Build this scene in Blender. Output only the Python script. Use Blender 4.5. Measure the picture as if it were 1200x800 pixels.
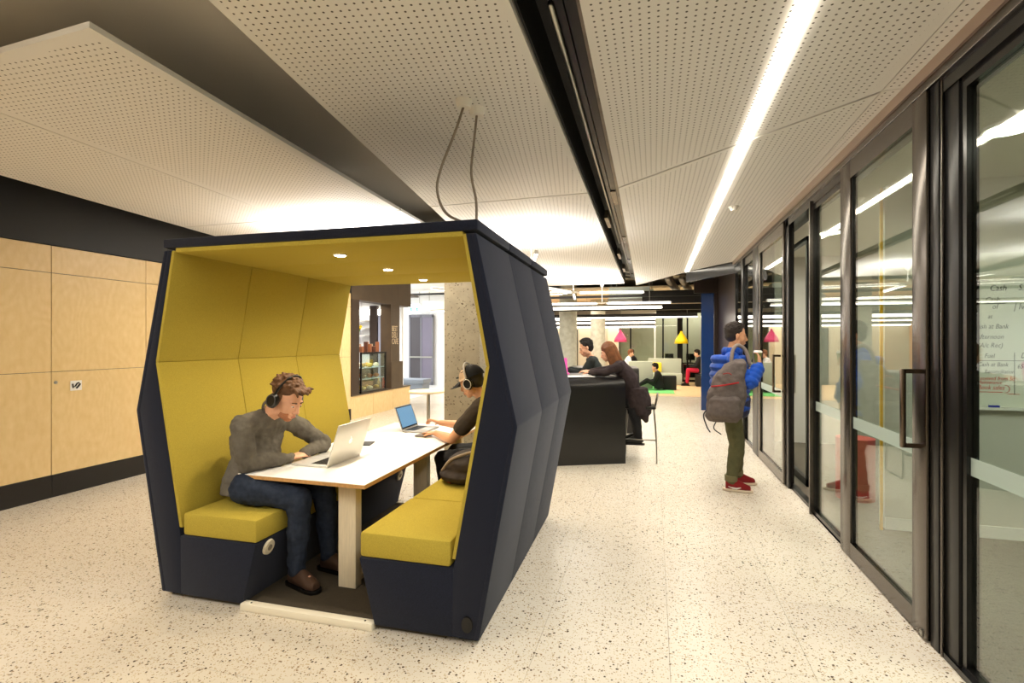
import bpy, bmesh, math, random
from mathutils import Vector, Matrix, Quaternion
V = Vector
random.seed(4)
S = bpy.context.scene
COL = S.collection
for o in list(bpy.data.objects): bpy.data.objects.remove(o)

# ------------------------------------------------------------------ camera, world, exposure
YAW = 0.27427
cam = bpy.data.objects.new('camera', bpy.data.cameras.new('camera')); COL.objects.link(cam)
cam.location = (0, 0, 1.6); cam.rotation_euler = (math.pi/2, 0, YAW)
cam.data.lens = 17.7; cam.data.sensor_width = 36; cam.data.clip_start = .05; cam.data.clip_end = 100
S.camera = cam
S.view_settings.view_transform = 'Standard'; S.view_settings.look = 'None'
S.view_settings.gamma = 1; S.view_settings.use_curve_mapping = False
S.view_settings.exposure = 0.32
W = bpy.data.worlds.new('world'); S.world = W; W.use_nodes = True
W.node_tree.nodes['Background'].inputs[0].default_value = (1, .95, .88, 1)
W.node_tree.nodes['Background'].inputs[1].default_value = .5

def area(loc, size, energy, color=(1, .86, .68), up=False, rot=None, name='unseen_area_light'):
    l = bpy.data.lights.new(name, 'AREA'); l.shape = 'RECTANGLE'; l.size = size[0]; l.size_y = size[1]
    l.energy = energy; l.color = color
    o = bpy.data.objects.new(name, l); COL.objects.link(o); o.location = loc
    o.rotation_euler = rot if rot else ((math.pi, 0, 0) if up else (0, 0, 0))
    o.visible_camera = False
    o.visible_glossy = False
    return o
WARM = (1, .87, .70); NEUT = (1, .98, .955)
# added area lamps, hidden from camera and reflections, most without a fixture built
area((-.6, -1.6, 3.0), (3.5, .3), 24, NEUT)
area((-4.2, -.2, 3.0), (2.5, 1.2), 95, NEUT)
area((-2.15, -.3, 3.0), (.5, 1.2), 60, NEUT, up=True)  # added uplight out of view, brightens the slab in the panel gap
area((.62, 4.0, 3.03), (.07, 13.5), 210, NEUT)
area((.3, 9.5, 3.0), (.6, 4.0), 70, NEUT)
area((-1.7, 12.5, 2.9), (2.5, 2.5), 130, NEUT)
area((.2, 17.5, 2.9), (4, 3), 170, (1, .9, .74))
area((-4.5, 8.0, 2.9), (1.5, 2.5), 90, NEUT)
area((-3.6, 17.8, 2.9), (3, 3), 120, NEUT)
area((-8.4, 14.2, 3.2), (3, 3), 170, (.95, .97, 1))
area((2.5, 22.0, 2.9), (5, 1), 60, (1, .92, .8))  # added to brighten the office behind the far glazing, no fixture
area((3.2, 2.4, 2.85), (1.2, 1.2), 60, NEUT)
area((2.6, 6.8, 2.85), (1.2, 1.2), 45, NEUT)

# ------------------------------------------------------------------ materials
def lin(c):
    return tuple(((x/255)/12.92 if x/255 <= .04045 else ((x/255+.055)/1.055)**2.4) for x in c)
MATS = {}
def mat(name, rgb, rough=.6, metal=0, noise=0, nscale=30, bump=0, bscale=200, emit=0, spec=.5, stretch=None, coat=0, sheen=0):
    if name in MATS: return MATS[name]
    m = bpy.data.materials.new(name); m.use_nodes = True; MATS[name] = m
    nt = m.node_tree; b = nt.nodes['Principled BSDF']
    c = lin(rgb) + (1,)
    b.inputs['Base Color'].default_value = c
    b.inputs['Roughness'].default_value = rough; b.inputs['Metallic'].default_value = metal
    b.inputs['Specular IOR Level'].default_value = spec
    if coat: b.inputs['Coat Weight'].default_value = coat
    if sheen: b.inputs['Sheen Weight'].default_value = sheen
    tc = nt.nodes.new('ShaderNodeTexCoord'); mp = nt.nodes.new('ShaderNodeMapping')
    nt.links.new(tc.outputs['Object'], mp.inputs[0])
    if stretch: mp.inputs['Scale'].default_value = stretch
    if noise:
        n = nt.nodes.new('ShaderNodeTexNoise'); n.inputs['Scale'].default_value = nscale; n.inputs['Detail'].default_value = 5
        nt.links.new(mp.outputs[0], n.inputs['Vector'])
        r = nt.nodes.new('ShaderNodeMapRange'); r.inputs[1].default_value = .3; r.inputs[2].default_value = .7
        r.inputs[3].default_value = 1-noise; r.inputs[4].default_value = 1+noise
        nt.links.new(n.outputs['Fac'], r.inputs[0])
        mx = nt.nodes.new('ShaderNodeVectorMath'); mx.operation = 'SCALE'; mx.inputs[0].default_value = c[:3]
        nt.links.new(r.outputs[0], mx.inputs['Scale']); nt.links.new(mx.outputs[0], b.inputs['Base Color'])
    if bump:
        n = nt.nodes.new('ShaderNodeTexNoise'); n.inputs['Scale'].default_value = bscale; n.inputs['Detail'].default_value = 3
        nt.links.new(mp.outputs[0], n.inputs['Vector'])
        bp = nt.nodes.new('ShaderNodeBump'); bp.inputs['Strength'].default_value = bump; bp.inputs['Distance'].default_value = .01
        nt.links.new(n.outputs['Fac'], bp.inputs['Height']); nt.links.new(bp.outputs[0], b.inputs['Normal'])
    if emit:
        b.inputs['Emission Color'].default_value = c; b.inputs['Emission Strength'].default_value = emit
    return m

def terrazzo():
    m = bpy.data.materials.new('terrazzo'); m.use_nodes = True; nt = m.node_tree; b = nt.nodes['Principled BSDF']
    N, L = nt.nodes.new, nt.links.new
    g = N('ShaderNodeNewGeometry')
    mp = N('ShaderNodeMapping'); mp.inputs['Scale'].default_value = (1, 1, .01); L(g.outputs['Position'], mp.inputs[0])
    wn = N('ShaderNodeTexNoise'); wn.inputs['Scale'].default_value = 60; L(mp.outputs[0], wn.inputs['Vector'])
    wa = N('ShaderNodeMixRGB'); wa.inputs[0].default_value = .012; L(mp.outputs[0], wa.inputs[1]); L(wn.outputs['Color'], wa.inputs[2])
    def chips(scale, size, keep, col, prev):
        v = N('ShaderNodeTexVoronoi'); v.inputs['Scale'].default_value = scale; L(wa.outputs[0], v.inputs['Vector'])
        s = N('ShaderNodeSeparateColor'); L(v.outputs['Color'], s.inputs[0])
        a = N('ShaderNodeMath'); a.operation = 'LESS_THAN'; a.inputs[1].default_value = keep; L(s.outputs[0], a.inputs[0])
        sz = N('ShaderNodeMath'); sz.operation = 'MULTIPLY'; sz.inputs[1].default_value = size; L(s.outputs[1], sz.inputs[0])
        d = N('ShaderNodeMath'); d.operation = 'LESS_THAN'; L(v.outputs['Distance'], d.inputs[0]); L(sz.outputs[0], d.inputs[1])
        f = N('ShaderNodeMath'); f.operation = 'MULTIPLY'; L(a.outputs[0], f.inputs[0]); L(d.outputs[0], f.inputs[1])
        mx = N('ShaderNodeMixRGB'); L(f.outputs[0], mx.inputs[0]); L(prev, mx.inputs[1]); mx.inputs[2].default_value = lin(col)+(1,)
        return mx.outputs[0]
    n = N('ShaderNodeTexNoise'); n.inputs['Scale'].default_value = 1.3; L(mp.outputs[0], n.inputs['Vector'])
    cr = N('ShaderNodeMixRGB'); L(n.outputs['Fac'], cr.inputs[0])
    cr.inputs[1].default_value = lin((196, 184, 163))+(1,); cr.inputs[2].default_value = lin((208, 198, 180))+(1,)
    c = cr.outputs[0]
    c = chips(120, .6, .5, (178, 160, 130), c)
    c = chips(85, .5, .27, (136, 112, 84), c)
    c = chips(60, .42, .27, (78, 62, 48), c)
    L(c, b.inputs['Base Color']); b.inputs['Roughness'].default_value = .27; b.inputs['Specular IOR Level'].default_value = .45
    MATS['terrazzo'] = m; return m

def perforated(ang, off=(0, 0)):
    m = bpy.data.materials.new('perforated_plaster'); m.use_nodes = True; nt = m.node_tree; b = nt.nodes['Principled BSDF']
    N, L = nt.nodes.new, nt.links.new
    g = N('ShaderNodeNewGeometry'); mp = N('ShaderNodeMapping'); mp.inputs['Rotation'].default_value = (0, 0, ang)
    mp.inputs['Scale'].default_value = (25, 25, 25); L(g.outputs['Position'], mp.inputs[0])
    fr = N('ShaderNodeVectorMath'); fr.operation = 'FRACTION'; L(mp.outputs[0], fr.inputs[0])
    sb = N('ShaderNodeVectorMath'); sb.operation = 'SUBTRACT'; sb.inputs[1].default_value = (.5, .5, 0); L(fr.outputs[0], sb.inputs[0])
    ml = N('ShaderNodeVectorMath'); ml.operation = 'MULTIPLY'; ml.inputs[1].default_value = (1, 1, 0); L(sb.outputs[0], ml.inputs[0])
    ln = N('ShaderNodeVectorMath'); ln.operation = 'LENGTH'; L(ml.outputs[0], ln.inputs[0])
    r = N('ShaderNodeMapRange'); r.inputs[1].default_value = .12; r.inputs[2].default_value = .17; L(ln.outputs['Value'], r.inputs[0])
    mx = N('ShaderNodeMixRGB'); L(r.outputs[0], mx.inputs[0]); mx.inputs[1].default_value = lin((70, 60, 50))+(1,); mx.inputs[2].default_value = lin((226, 223, 217))+(1,)
    L(mx.outputs[0], b.inputs['Base Color']); b.inputs['Roughness'].default_value = .5
    return m

def birch():
    m = bpy.data.materials.new('birch_plywood'); m.use_nodes = True; nt = m.node_tree; b = nt.nodes['Principled BSDF']
    N, L = nt.nodes.new, nt.links.new
    g = N('ShaderNodeNewGeometry'); oi = N('ShaderNodeObjectInfo')
    ad = N('ShaderNodeVectorMath'); ad.operation = 'ADD'; L(g.outputs['Position'], ad.inputs[0])
    sc = N('ShaderNodeVectorMath'); sc.operation = 'SCALE'; sc.inputs['Scale'].default_value = 1.; L(oi.outputs['Location'], sc.inputs[0]); L(sc.outputs[0], ad.inputs[1])
    mp = N('ShaderNodeMapping'); mp.inputs['Scale'].default_value = (1, 1.6, .8); L(ad.outputs[0], mp.inputs[0])
    n = N('ShaderNodeTexNoise'); n.inputs['Scale'].default_value = 1.3; n.inputs['Detail'].default_value = 1; L(mp.outputs[0], n.inputs['Vector'])
    w = N('ShaderNodeMath'); w.operation = 'MULTIPLY'; w.inputs[1].default_value = 16; L(n.outputs['Fac'], w.inputs[0])
    f = N('ShaderNodeMath'); f.operation = 'PINGPONG'; f.inputs[1].default_value = .5; L(w.outputs[0], f.inputs[0])
    n2 = N('ShaderNodeTexNoise'); n2.inputs['Scale'].default_value = 14; n2.inputs['Detail'].default_value = 6; L(mp.outputs[0], n2.inputs['Vector'])
    a = N('ShaderNodeMath'); a.operation = 'MULTIPLY_ADD'; a.inputs[1].default_value = .45; L(f.outputs[0], a.inputs[0]); L(n2.outputs['Fac'], a.inputs[2])
    mx = N('ShaderNodeMixRGB'); L(a.outputs[0], mx.inputs[0]); mx.inputs[1].default_value = lin((226, 198, 144))+(1,); mx.inputs[2].default_value = lin((210, 176, 118))+(1,)
    L(mx.outputs[0], b.inputs['Base Color']); b.inputs['Roughness'].default_value = .35
    return m

def glass_mat(name='clear_glass', tint=(236, 244, 238), base=.05, frost=0):
    m = bpy.data.materials.new(name); m.use_nodes = True; nt = m.node_tree; nt.nodes.clear()
    N, L = nt.nodes.new, nt.links.new
    out = N('ShaderNodeOutputMaterial'); mix = N('ShaderNodeMixShader'); tr = N('ShaderNodeBsdfTransparent'); gl = N('ShaderNodeBsdfGlossy')
    tr.inputs[0].default_value = lin(tint)+(1,); gl.inputs['Roughness'].default_value = .01; gl.inputs[0].default_value = (.95, .95, .95, 1)
    lw = N('ShaderNodeLayerWeight'); lw.inputs[0].default_value = .5
    p = N('ShaderNodeMath'); p.operation = 'POWER'; p.inputs[1].default_value = 4; L(lw.outputs['Facing'], p.inputs[0])
    a = N('ShaderNodeMath'); a.operation = 'MULTIPLY_ADD'; a.inputs[1].default_value = .9; a.inputs[2].default_value = base; a.use_clamp = True; L(p.outputs[0], a.inputs[0])
    L(a.outputs[0], mix.inputs[0]); L(tr.outputs[0], mix.inputs[1]); L(gl.outputs[0], mix.inputs[2])
    if frost:
        d = N('ShaderNodeBsdfDiffuse'); d.inputs[0].default_value = lin((186, 196, 184))+(1,)
        m2 = N('ShaderNodeMixShader'); m2.inputs[0].default_value = frost; L(mix.outputs[0], m2.inputs[1]); L(d.outputs[0], m2.inputs[2]); L(m2.outputs[0], out.inputs[0])
    else: L(mix.outputs[0], out.inputs[0])
    return m

TERR = terrazzo(); BIRCH = birch(); GLASS = glass_mat(); FROST = glass_mat('frosted_band', frost=.55)
PERF_R = perforated(0); PERF_C = perforated(-.15); PERF_L = perforated(-.05)
NAVY = mat('navy_wool', (28, 31, 43), .95, noise=.35, nscale=260, bump=.3, bscale=500, spec=.15, sheen=.12)
MUST = mat('mustard_wool', (172, 152, 62), .95, noise=.16, nscale=260, bump=.3, bscale=500, spec=.1)
PLAS = mat('plaster', (226, 223, 217), .7); SLAB = mat('soffit_plaster', (196, 188, 172), .8)
BLACK = mat('black_paint', (22, 20, 18), .55); BLKM = mat('black_metal', (17, 16, 15), .3, metal=.0, spec=.35)
BRONZE = mat('bronze_metal', (104, 98, 93), .24, metal=1); DKBR = mat('dark_bronze', (15, 14, 13), .2, spec=.4)
WHITE = mat('white_paint', (228, 224, 214), .5); TOPW = mat('white_laminate', (238, 234, 226), .35)
PLY = mat('plywood_edge', (186, 140, 84), .6, noise=.15, nscale=60); ASH = mat('pale_timber', (214, 198, 166), .5, noise=.08, nscale=8, stretch=(12, 12, 1))
CARP = mat('dark_carpet', (66, 58, 46), .98, noise=.3, nscale=250, bump=.4)
CONC = mat('concrete', (158, 146, 122), .85, noise=.12, nscale=6, bump=.3, bscale=30)
GREY = mat('grey_wall', (200, 196, 182), .7); GCARP = mat('grey_carpet', (104, 96, 82), .98, noise=.25, nscale=120)
SILV = mat('silver_alu', (205, 205, 203), .32, metal=.85); DGREY = mat('dark_grey_plastic', (38, 37, 36), .5)
STEEL = mat('brushed_steel', (170, 168, 160), .3, metal=1)
SKIN = mat('skin', (214, 160, 128), .55, noise=.05, nscale=12); SKIN2 = mat('tan_skin', (196, 142, 104), .55, noise=.05, nscale=12)
def emis(name, rgb, e): return mat(name, rgb, .5, emit=e)
LED = emis('led_white', (255, 246, 228), 16); LEDS = emis('led_soft', (255, 248, 236), 5)
def concrete_pitted():
    m = CONC; nt = m.node_tree; b = nt.nodes['Principled BSDF']; N, L = nt.nodes.new, nt.links.new
    g = N('ShaderNodeNewGeometry'); v = N('ShaderNodeTexNoise'); v.inputs['Scale'].default_value = 34; v.inputs['Detail'].default_value = 3; L(g.outputs['Position'], v.inputs['Vector'])
    r = N('ShaderNodeMapRange'); r.inputs[1].default_value = .62; r.inputs[2].default_value = .66; L(v.outputs['Fac'], r.inputs[0])
    mx = N('ShaderNodeMixRGB'); src = b.inputs['Base Color'].links[0].from_socket
    L(r.outputs[0], mx.inputs[0]); L(src, mx.inputs[1]); mx.inputs[2].default_value = lin((92, 76, 54))+(1,); L(mx.outputs[0], b.inputs['Base Color'])
concrete_pitted()

# ------------------------------------------------------------------ helpers
def obj(name, bm, m, parent=None, smooth=False, kind=None):
    me = bpy.data.meshes.new(name)
    if isinstance(bm, bpy.types.Mesh): me = bm
    else:
        bmesh.ops.recalc_face_normals(bm, faces=bm.faces) if smooth != 'keep' else None
        bm.to_mesh(me); bm.free()
    o = bpy.data.objects.new(name, me); COL.objects.link(o)
    ms = m if isinstance(m, (list, tuple)) else [m]
    if len(me.materials) == 0:
        for x in ms: me.materials.append(x)
    if smooth:
        for p in me.polygons: p.use_smooth = True
        if smooth == 'auto':
            try: me.set_sharp_from_angle(angle=.6)
            except Exception: pass
    if parent: o.parent = parent
    if kind: o['kind'] = kind
    return o
def tag(o, label, cat, group=None, kind=None):
    o['label'] = label; o['category'] = cat
    if group: o['group'] = group
    if kind: o['kind'] = kind
    return o
def struct(o): o['kind'] = 'structure'; return o
def thing(name, label, cat, loc=(0, 0, 0), rz=0, group=None):
    o = bpy.data.objects.new(name, None); COL.objects.link(o); o.location = loc; o.rotation_euler = (0, 0, rz); o.empty_display_size = .1
    return tag(o, label, cat, group)
def root(name, loc=(0, 0, 0), rz=0):
    o = bpy.data.objects.new(name, None); COL.objects.link(o); o.location = loc; o.rotation_euler = (0, 0, rz); return struct(o)
def dup(o, loc, rz=None, label=None):
    def cp(a, par):
        c = a.copy(); COL.objects.link(c)
        if par: c.parent = par; c.matrix_parent_inverse = a.matrix_parent_inverse.copy()
        for ch in a.children: cp(ch, c)
        return c
    r = cp(o, None); r.location = loc
    if rz is not None: r.rotation_euler = (0, 0, rz)
    if label: r['label'] = label
    return r
def B(): return bmesh.new()
def box(bm, x0, x1, y0, y1, z0, z1, bev=0, seg=2):
    vs = [bm.verts.new((x, y, z)) for x in (x0, x1) for y in (y0, y1) for z in (z0, z1)]
    fs = [bm.faces.new([vs[i] for i in f]) for f in ((0, 1, 3, 2), (4, 6, 7, 5), (0, 4, 5, 1), (2, 3, 7, 6), (0, 2, 6, 4), (1, 5, 7, 3))]
    if bev:
        es = list({e for f in fs for e in f.edges})
        bmesh.ops.bevel(bm, geom=es, offset=bev, segments=seg, affect='EDGES', profile=.5)
    return bm
def bx(name, d, m, parent=None, bev=0, **k):
    return obj(name, box(B(), *d, bev=bev), m, parent, smooth='auto' if bev else False, **k)
def prism(bm, pts, ax, a0, a1, bev=0):
    """polygon pts in the plane perpendicular to axis ax ('x','y','z'), extruded a0..a1"""
    def P(p, a):
        if ax == 'y': return (p[0], a, p[1])
        if ax == 'z': return (p[0], p[1], a)
        return (a, p[0], p[1])
    v0 = [bm.verts.new(P(p, a0)) for p in pts]; v1 = [bm.verts.new(P(p, a1)) for p in pts]
    n = len(pts); fs = [bm.faces.new(v0), bm.faces.new(v1[::-1])]
    for i in range(n): fs.append(bm.faces.new([v0[i], v0[(i+1) % n], v1[(i+1) % n], v1[i]]))
    if bev:
        bmesh.ops.recalc_face_normals(bm, faces=fs)
        bmesh.ops.bevel(bm, geom=list({e for f in fs for e in f.edges}), offset=bev, segments=2, affect='EDGES', profile=.5)
    return bm
def loft(bm, secs, n=16, cap=True):
    rings = []
    for c, U, Vv in secs:
        c, U, Vv = V(c), V(U), V(Vv)
        rings.append([bm.verts.new(c + U*math.cos(2*math.pi*i/n) + Vv*math.sin(2*math.pi*i/n)) for i in range(n)])
    for a, b in zip(rings, rings[1:]):
        for i in range(n): bm.faces.new([a[i], a[(i+1) % n], b[(i+1) % n], b[i]])
    if cap: bm.faces.new(rings[0][::-1]); bm.faces.new(rings[-1])
def frame(d):
    d = V(d).normalized(); a = V((0, 0, 1)) if abs(d.z) < .9 else V((1, 0, 0))
    u = d.cross(a).normalized(); return u, d.cross(u).normalized()
def capsule(bm, p0, p1, r0, r1, n=12):
    p0, p1 = V(p0), V(p1); d = (p1-p0); d = d.normalized() if d.length > 1e-6 else V((0, 0, 1)); u, w = frame(d); secs = []
    for t in (85, 60, 30, 0): t = math.radians(t); secs.append((p0-d*r0*math.sin(t), u*r0*math.cos(t), w*r0*math.cos(t)))
    for t in (0, 30, 60, 85): t = math.radians(t); secs.append((p1+d*r1*math.sin(t), u*r1*math.cos(t), w*r1*math.cos(t)))
    loft(bm, secs, n)
def ellip(bm, c, f, l, u, n=16):
    c, f, l, u = V(c), V(f), V(l), V(u); secs = []
    for k in range(-4, 5):
        t = math.radians(k*22 if abs(k) < 4 else 85*(1 if k > 0 else -1)); secs.append((c+u*math.sin(t), f*math.cos(t), l*math.cos(t)))
    loft(bm, secs, n)
def tube(bm, pts, r, n=8):
    pts = [V(p) for p in pts]; secs = []; u = None
    for i, p in enumerate(pts):
        d = (pts[min(i+1, len(pts)-1)]-pts[max(i-1, 0)]).normalized()
        if u is None: u, w = frame(d)
        else: u = (u - d*u.dot(d)).normalized(); w = d.cross(u)
        secs.append((p, u*r, w*r))
    loft(bm, secs, n)
def cyl(bm, c, r, z0, z1, n=24, r1=None):
    r1 = r if r1 is None else r1
    loft(bm, [((c[0], c[1], z0), (r, 0, 0), (0, r, 0)), ((c[0], c[1], z1), (r1, 0, 0), (0, r1, 0))], n)
def spline(pts, k=8):
    P = [V(p) for p in pts]; P = [P[0]*2-P[1]] + P + [P[-1]*2-P[-2]]; out = []
    for i in range(1, len(P)-2):
        for j in range(k):
            t = j/k; a, b, c, d = P[i-1:i+3]
            out.append(.5*((2*b)+(c-a)*t+(2*a-5*b+4*c-d)*t*t+(3*b-a-3*c+d)*t**3))
    out.append(P[-2]); return out
_TX = {}
def fuse(name, bm, m, parent, vox=.006, sm=2, wr=0, wsize=.07, dec=0):
    """voxel-fuse overlapping closed shapes into one continuous surface"""
    bmesh.ops.recalc_face_normals(bm, faces=bm.faces)
    me = bpy.data.meshes.new(name); bm.to_mesh(me); bm.free()
    o = bpy.data.objects.new(name, me); COL.objects.link(o)
    r = o.modifiers.new('r', 'REMESH'); r.mode = 'VOXEL'; r.voxel_size = vox
    s = o.modifiers.new('s', 'SMOOTH'); s.factor = .5; s.iterations = sm
    if wr:
        if wsize not in _TX:
            t = bpy.data.textures.new('folds', 'CLOUDS'); t.noise_scale = wsize; t.noise_depth = 2; _TX[wsize] = t
        d = o.modifiers.new('d', 'DISPLACE'); d.texture = _TX[wsize]; d.strength = wr; d.mid_level = .5; d.texture_coords = 'GLOBAL'
    if dec:
        q = o.modifiers.new('q', 'DECIMATE'); q.ratio = dec
    dg = bpy.context.evaluated_depsgraph_get(); dg.update()
    nm = bpy.data.meshes.new_from_object(o.evaluated_get(dg)); bpy.data.objects.remove(o)
    nm.name = name
    for p in nm.polygons: p.use_smooth = True
    o = bpy.data.objects.new(name, nm); COL.objects.link(o); nm.materials.clear(); nm.materials.append(m)
    if parent:
        o.parent = parent; o.matrix_parent_inverse = Matrix.LocRotScale(parent.location, parent.rotation_euler, None).inverted()
    return o
def world_child(o, parent):
    o.parent = parent; o.matrix_parent_inverse = Matrix.LocRotScale(parent.location, parent.rotation_euler, None).inverted(); return o
def text(s, size, M, m, parent, name='lettering', ext=.0008, shear=0, align='LEFT', sx=1):
    c = bpy.data.curves.new(name, 'FONT'); c.body = s; c.size = size; c.extrude = ext; c.shear = shear; c.align_x = align; c.resolution_u = 2
    o = bpy.data.objects.new(name, c); COL.objects.link(o)
    dg = bpy.context.evaluated_depsgraph_get(); dg.update(); me = bpy.data.meshes.new_from_object(o.evaluated_get(dg)); bpy.data.objects.remove(o)
    me.transform(M @ Matrix.Diagonal((sx, 1, 1, 1))); me.materials.clear(); me.materials.append(m)
    o = bpy.data.objects.new(name, me); COL.objects.link(o)
    if parent: o.parent = parent
    return o
FACE_CAM = Matrix.Rotation(math.pi/2, 4, 'X')      # text standing upright, read from -Y

# ------------------------------------------------------------------ FLOOR
fl = struct(bx('floor', (-10.5, 7, -4.5, 24, -.12, -.012), mat('grout', (150, 136, 112), .8)))
px_, py_ = .667, .735
X0, Y0 = -.59-px_*9, 2.70-py_*4
tm = None; cnt = 0
far = B()
for i in range(0, 12):
    for j in range(0, 22):
        xa = X0+i*px_; ya = Y0+j*py_
        u = (xa+.33)*.963+(ya+.36)*.271; d = -(xa+.33)*.271+(ya+.36)*.963
        vis = d > .3 and abs(u/max(d, .01)) < 1.35 and ya < 12
        w = px_
        if i == 11: w = 1.405-xa
        if w < .02: continue
        if i == 11: vis = False
        if vis and cnt < 290:
            if tm is None:
                b = box(B(), .0008, w-.0008, .0008, py_-.0008, -.012, 0); o = obj('tile', b, TERR, fl); tm = o.data
            else:
                o = bpy.data.objects.new('tile', tm); COL.objects.link(o); o.parent = fl
            o.location = (xa, ya, 0); cnt += 1
        else: box(far, xa+.0008, xa+w-.0008, ya+.0008, ya+py_-.0008, -.012, 0)
obj('tile_field', far, TERR, fl, kind='stuff')
xe = X0+11*px_
struct(bx('trim_1', (1.406, 1.46, -4, 15.4, -.012, .0), TERR))
struct(bx('floor_hall', (-10.5, X0-.001, 9.0, 19, -.012, 0), mat('pale_hall_floor', (214, 214, 210), .3)))
struct(bx('floor_wood', (-5.9, 6, 15.45, 23.5, -.012, .004), mat('oak_floor', (222, 190, 144), .35, noise=.08, nscale=3, stretch=(8, .6, 1))))
struct(bx('floor_meeting_room', (1.47, 6, -4, 15.44, -.012, .002), GCARP))
# ------------------------------------------------------------------ CEILING
struct(bx('ceiling', (-10.5, 6, -4.5, 24, 3.48, 3.6), SLAB))
struct(bx('ceiling_far', (-5.9, 6, 15.6, 23.5, 3.2, 3.26), mat('cream_ceiling', (226, 208, 180), .7)))
def ceil_panel(label, pts, pm, margin=.06, skip=()):
    """plaster panel: plain rim, perforated field inset"""
    bm = B(); z0, z1 = 3.05, 3.08
    bot = [bm.verts.new((p[0], p[1], z0)) for p in pts]; top = [bm.verts.new((p[0], p[1], z1)) for p in pts]
    n = len(pts); f = bm.faces.new(bot); bm.faces.new(top[::-1])
    for i in range(n): bm.faces.new([bot[i], top[i], top[(i+1) % n], bot[(i+1) % n]])
    bmesh.ops.recalc_face_normals(bm, faces=bm.faces)
    bmesh.ops.inset_region(bm, faces=[f], thickness=margin)
    f.material_index = 1
    o = obj('ceiling_panel', bm, [PLAS, pm]); tag(o, label, 'ceiling panel', 'perforated acoustic ceiling panels')
    return o
g = .006
def lerp(a, b, t): return (a[0]+(b[0]-a[0])*t, a[1]+(b[1]-a[1])*t)
# right of the slot: joint runs diagonally (-.32,4.85)-(1.28,3.39)
ceil_panel('perforated ceiling panel nearest the camera between black slot and light strip', [(-.27, -3.5), (1.26, -3.5), (1.27, 3.39-g), (-.32, 4.84-g)], PERF_R)
ceil_panel('long perforated ceiling panel beyond the diagonal joint, right of the slot', [(-.32, 4.86+g), (1.27, 3.41+g), (1.38, 9.9), (.70, 11.02), (-.43, 13.4)], PERF_R)
ceil_panel('narrow perforated ceiling edge strip above the near glass doors', [(1.275, -3.5), (1.40, -3.5), (1.40, 3.38), (1.275, 3.385)], PERF_R, .02)
ceil_panel('narrow perforated ceiling edge strip above the far glass doors', [(1.275, 3.395), (1.40, 3.39), (1.40, 9.8), (1.385, 9.85)], PERF_R, .02)
# centre
def cl(y): return -1.82-.151*(y-1.71)
ceil_panel('perforated ceiling panel over the booth, holding two cable roses', [(cl(-3.5), -3.5), (-.54, -3.5), (-.62, 4.93-g), (cl(4.97), 4.97-g)], PERF_C)
ceil_panel('brightly uplit perforated ceiling panel behind the booth, left of the slot', [(cl(4.98), 4.98+g), (-.62, 4.94+g), (-.70, 12.9), (-3.4, 12.9), (cl(9.), 9.)], PERF_C)
# left raft: longitudinal seam, cross seam at 5.03
ls = lambda y: -3.99-.0596*(y-2.19)
le = lambda y: -2.51-.058*(y-1.71)
lo = lambda y: -5.48-.13*(y-3.0) if y < 6.5 else -5.93
ceil_panel('large perforated ceiling panel with pointed corner at upper left', [(ls(1.78)+g, 1.78), (le(1.71), 1.71), (le(5.03), 5.03-g), (ls(5.03)+g, 5.03-g)], PERF_L, .10)
ceil_panel('perforated ceiling panel along the timber wall, outer half of left raft', [(lo(1.9), 1.86), (ls(1.78)-g, 1.78), (ls(5.03)-g, 5.03-g), (lo(5.0), 5.02-g)], PERF_L, .05)
ceil_panel('left raft perforated panel beyond the cross joint, seen above booth roof', [(ls(5.04)+g, 5.04+g), (le(5.04), 5.04+g), (le(9), 9.2), (ls(9)+g, 9.2)], PERF_L, .05)
ceil_panel('left raft perforated corner panel beyond the cross joint by bulkhead', [(lo(5.05), 5.03+g), (ls(5.04)-g, 5.04+g), (ls(9)-g, 9.2), (-5.93, 9.2), (-5.93, 6.5)], PERF_L, .05)
t = bx('trim_2', (-5.93, -5.62, -3.5, 1.8, 3.08, 3.12), PLAS); struct(t)
# hangers between raft and slab keep the rafts up
# slot services
sl = thing('service_slot', 'black recessed service slot running down the ceiling', 'ceiling slot', (-.5, 0, 3.11))
world_child(obj('backing', prism(B(), [(-.53, -3.5), (-.28, -3.5), (-.44, 13.2), (-.69, 13.0)], 'z', 3.36, 3.4), BLACK), sl)
world_child(obj('side_panel', prism(B(), [(-.54, -3.5), (-.53, -3.5), (-.685, 13.0), (-.70, 13.0)], 'z', 3.10, 3.36), BLACK), sl)
world_child(obj('side_panel', prism(B(), [(-.28, -3.5), (-.27, -3.5), (-.43, 13.2), (-.445, 13.2)], 'z', 3.10, 3.36), BLACK), sl)
GALV = mat('galvanised_steel', (120, 112, 100), .35, metal=.9, noise=.3, nscale=6)
def sx(y, f): return -.52-.0103*y + f*.25
for f, w, z0, z1, y0, y1, nm, m_ in ((.72, .05, 3.13, 3.2, -3, 12.8, 'black_track', BLKM), (.93, .03, 3.08, 3.2, -3, 12.9, 'edge_channel', GALV), (.5, .03, 3.16, 3.24, -3, 12.8, 'black_track', BLKM)):
    b = prism(B(), [(sx(y0, f)-w/2, y0), (sx(y0, f)+w/2, y0), (sx(y1, f)+w/2, y1), (sx(y1, f)-w/2, y1)], 'z', z0, z1); world_child(obj(nm, b, m_), sl)
b = B(); tube(b, [(sx(y, .33), y, 3.17) for y in (2.3, 4, 6, 8.2)], .016); world_child(obj('conduit', b, STEEL, smooth=True), sl)
for y in (5.2, 7.5, 9.6, 11.6):
    b = box(B(), sx(y, .6), sx(y, .88), y, y+.5, 3.12, 3.19); world_child(obj('junction_box', b, DKBR), sl)
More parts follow.
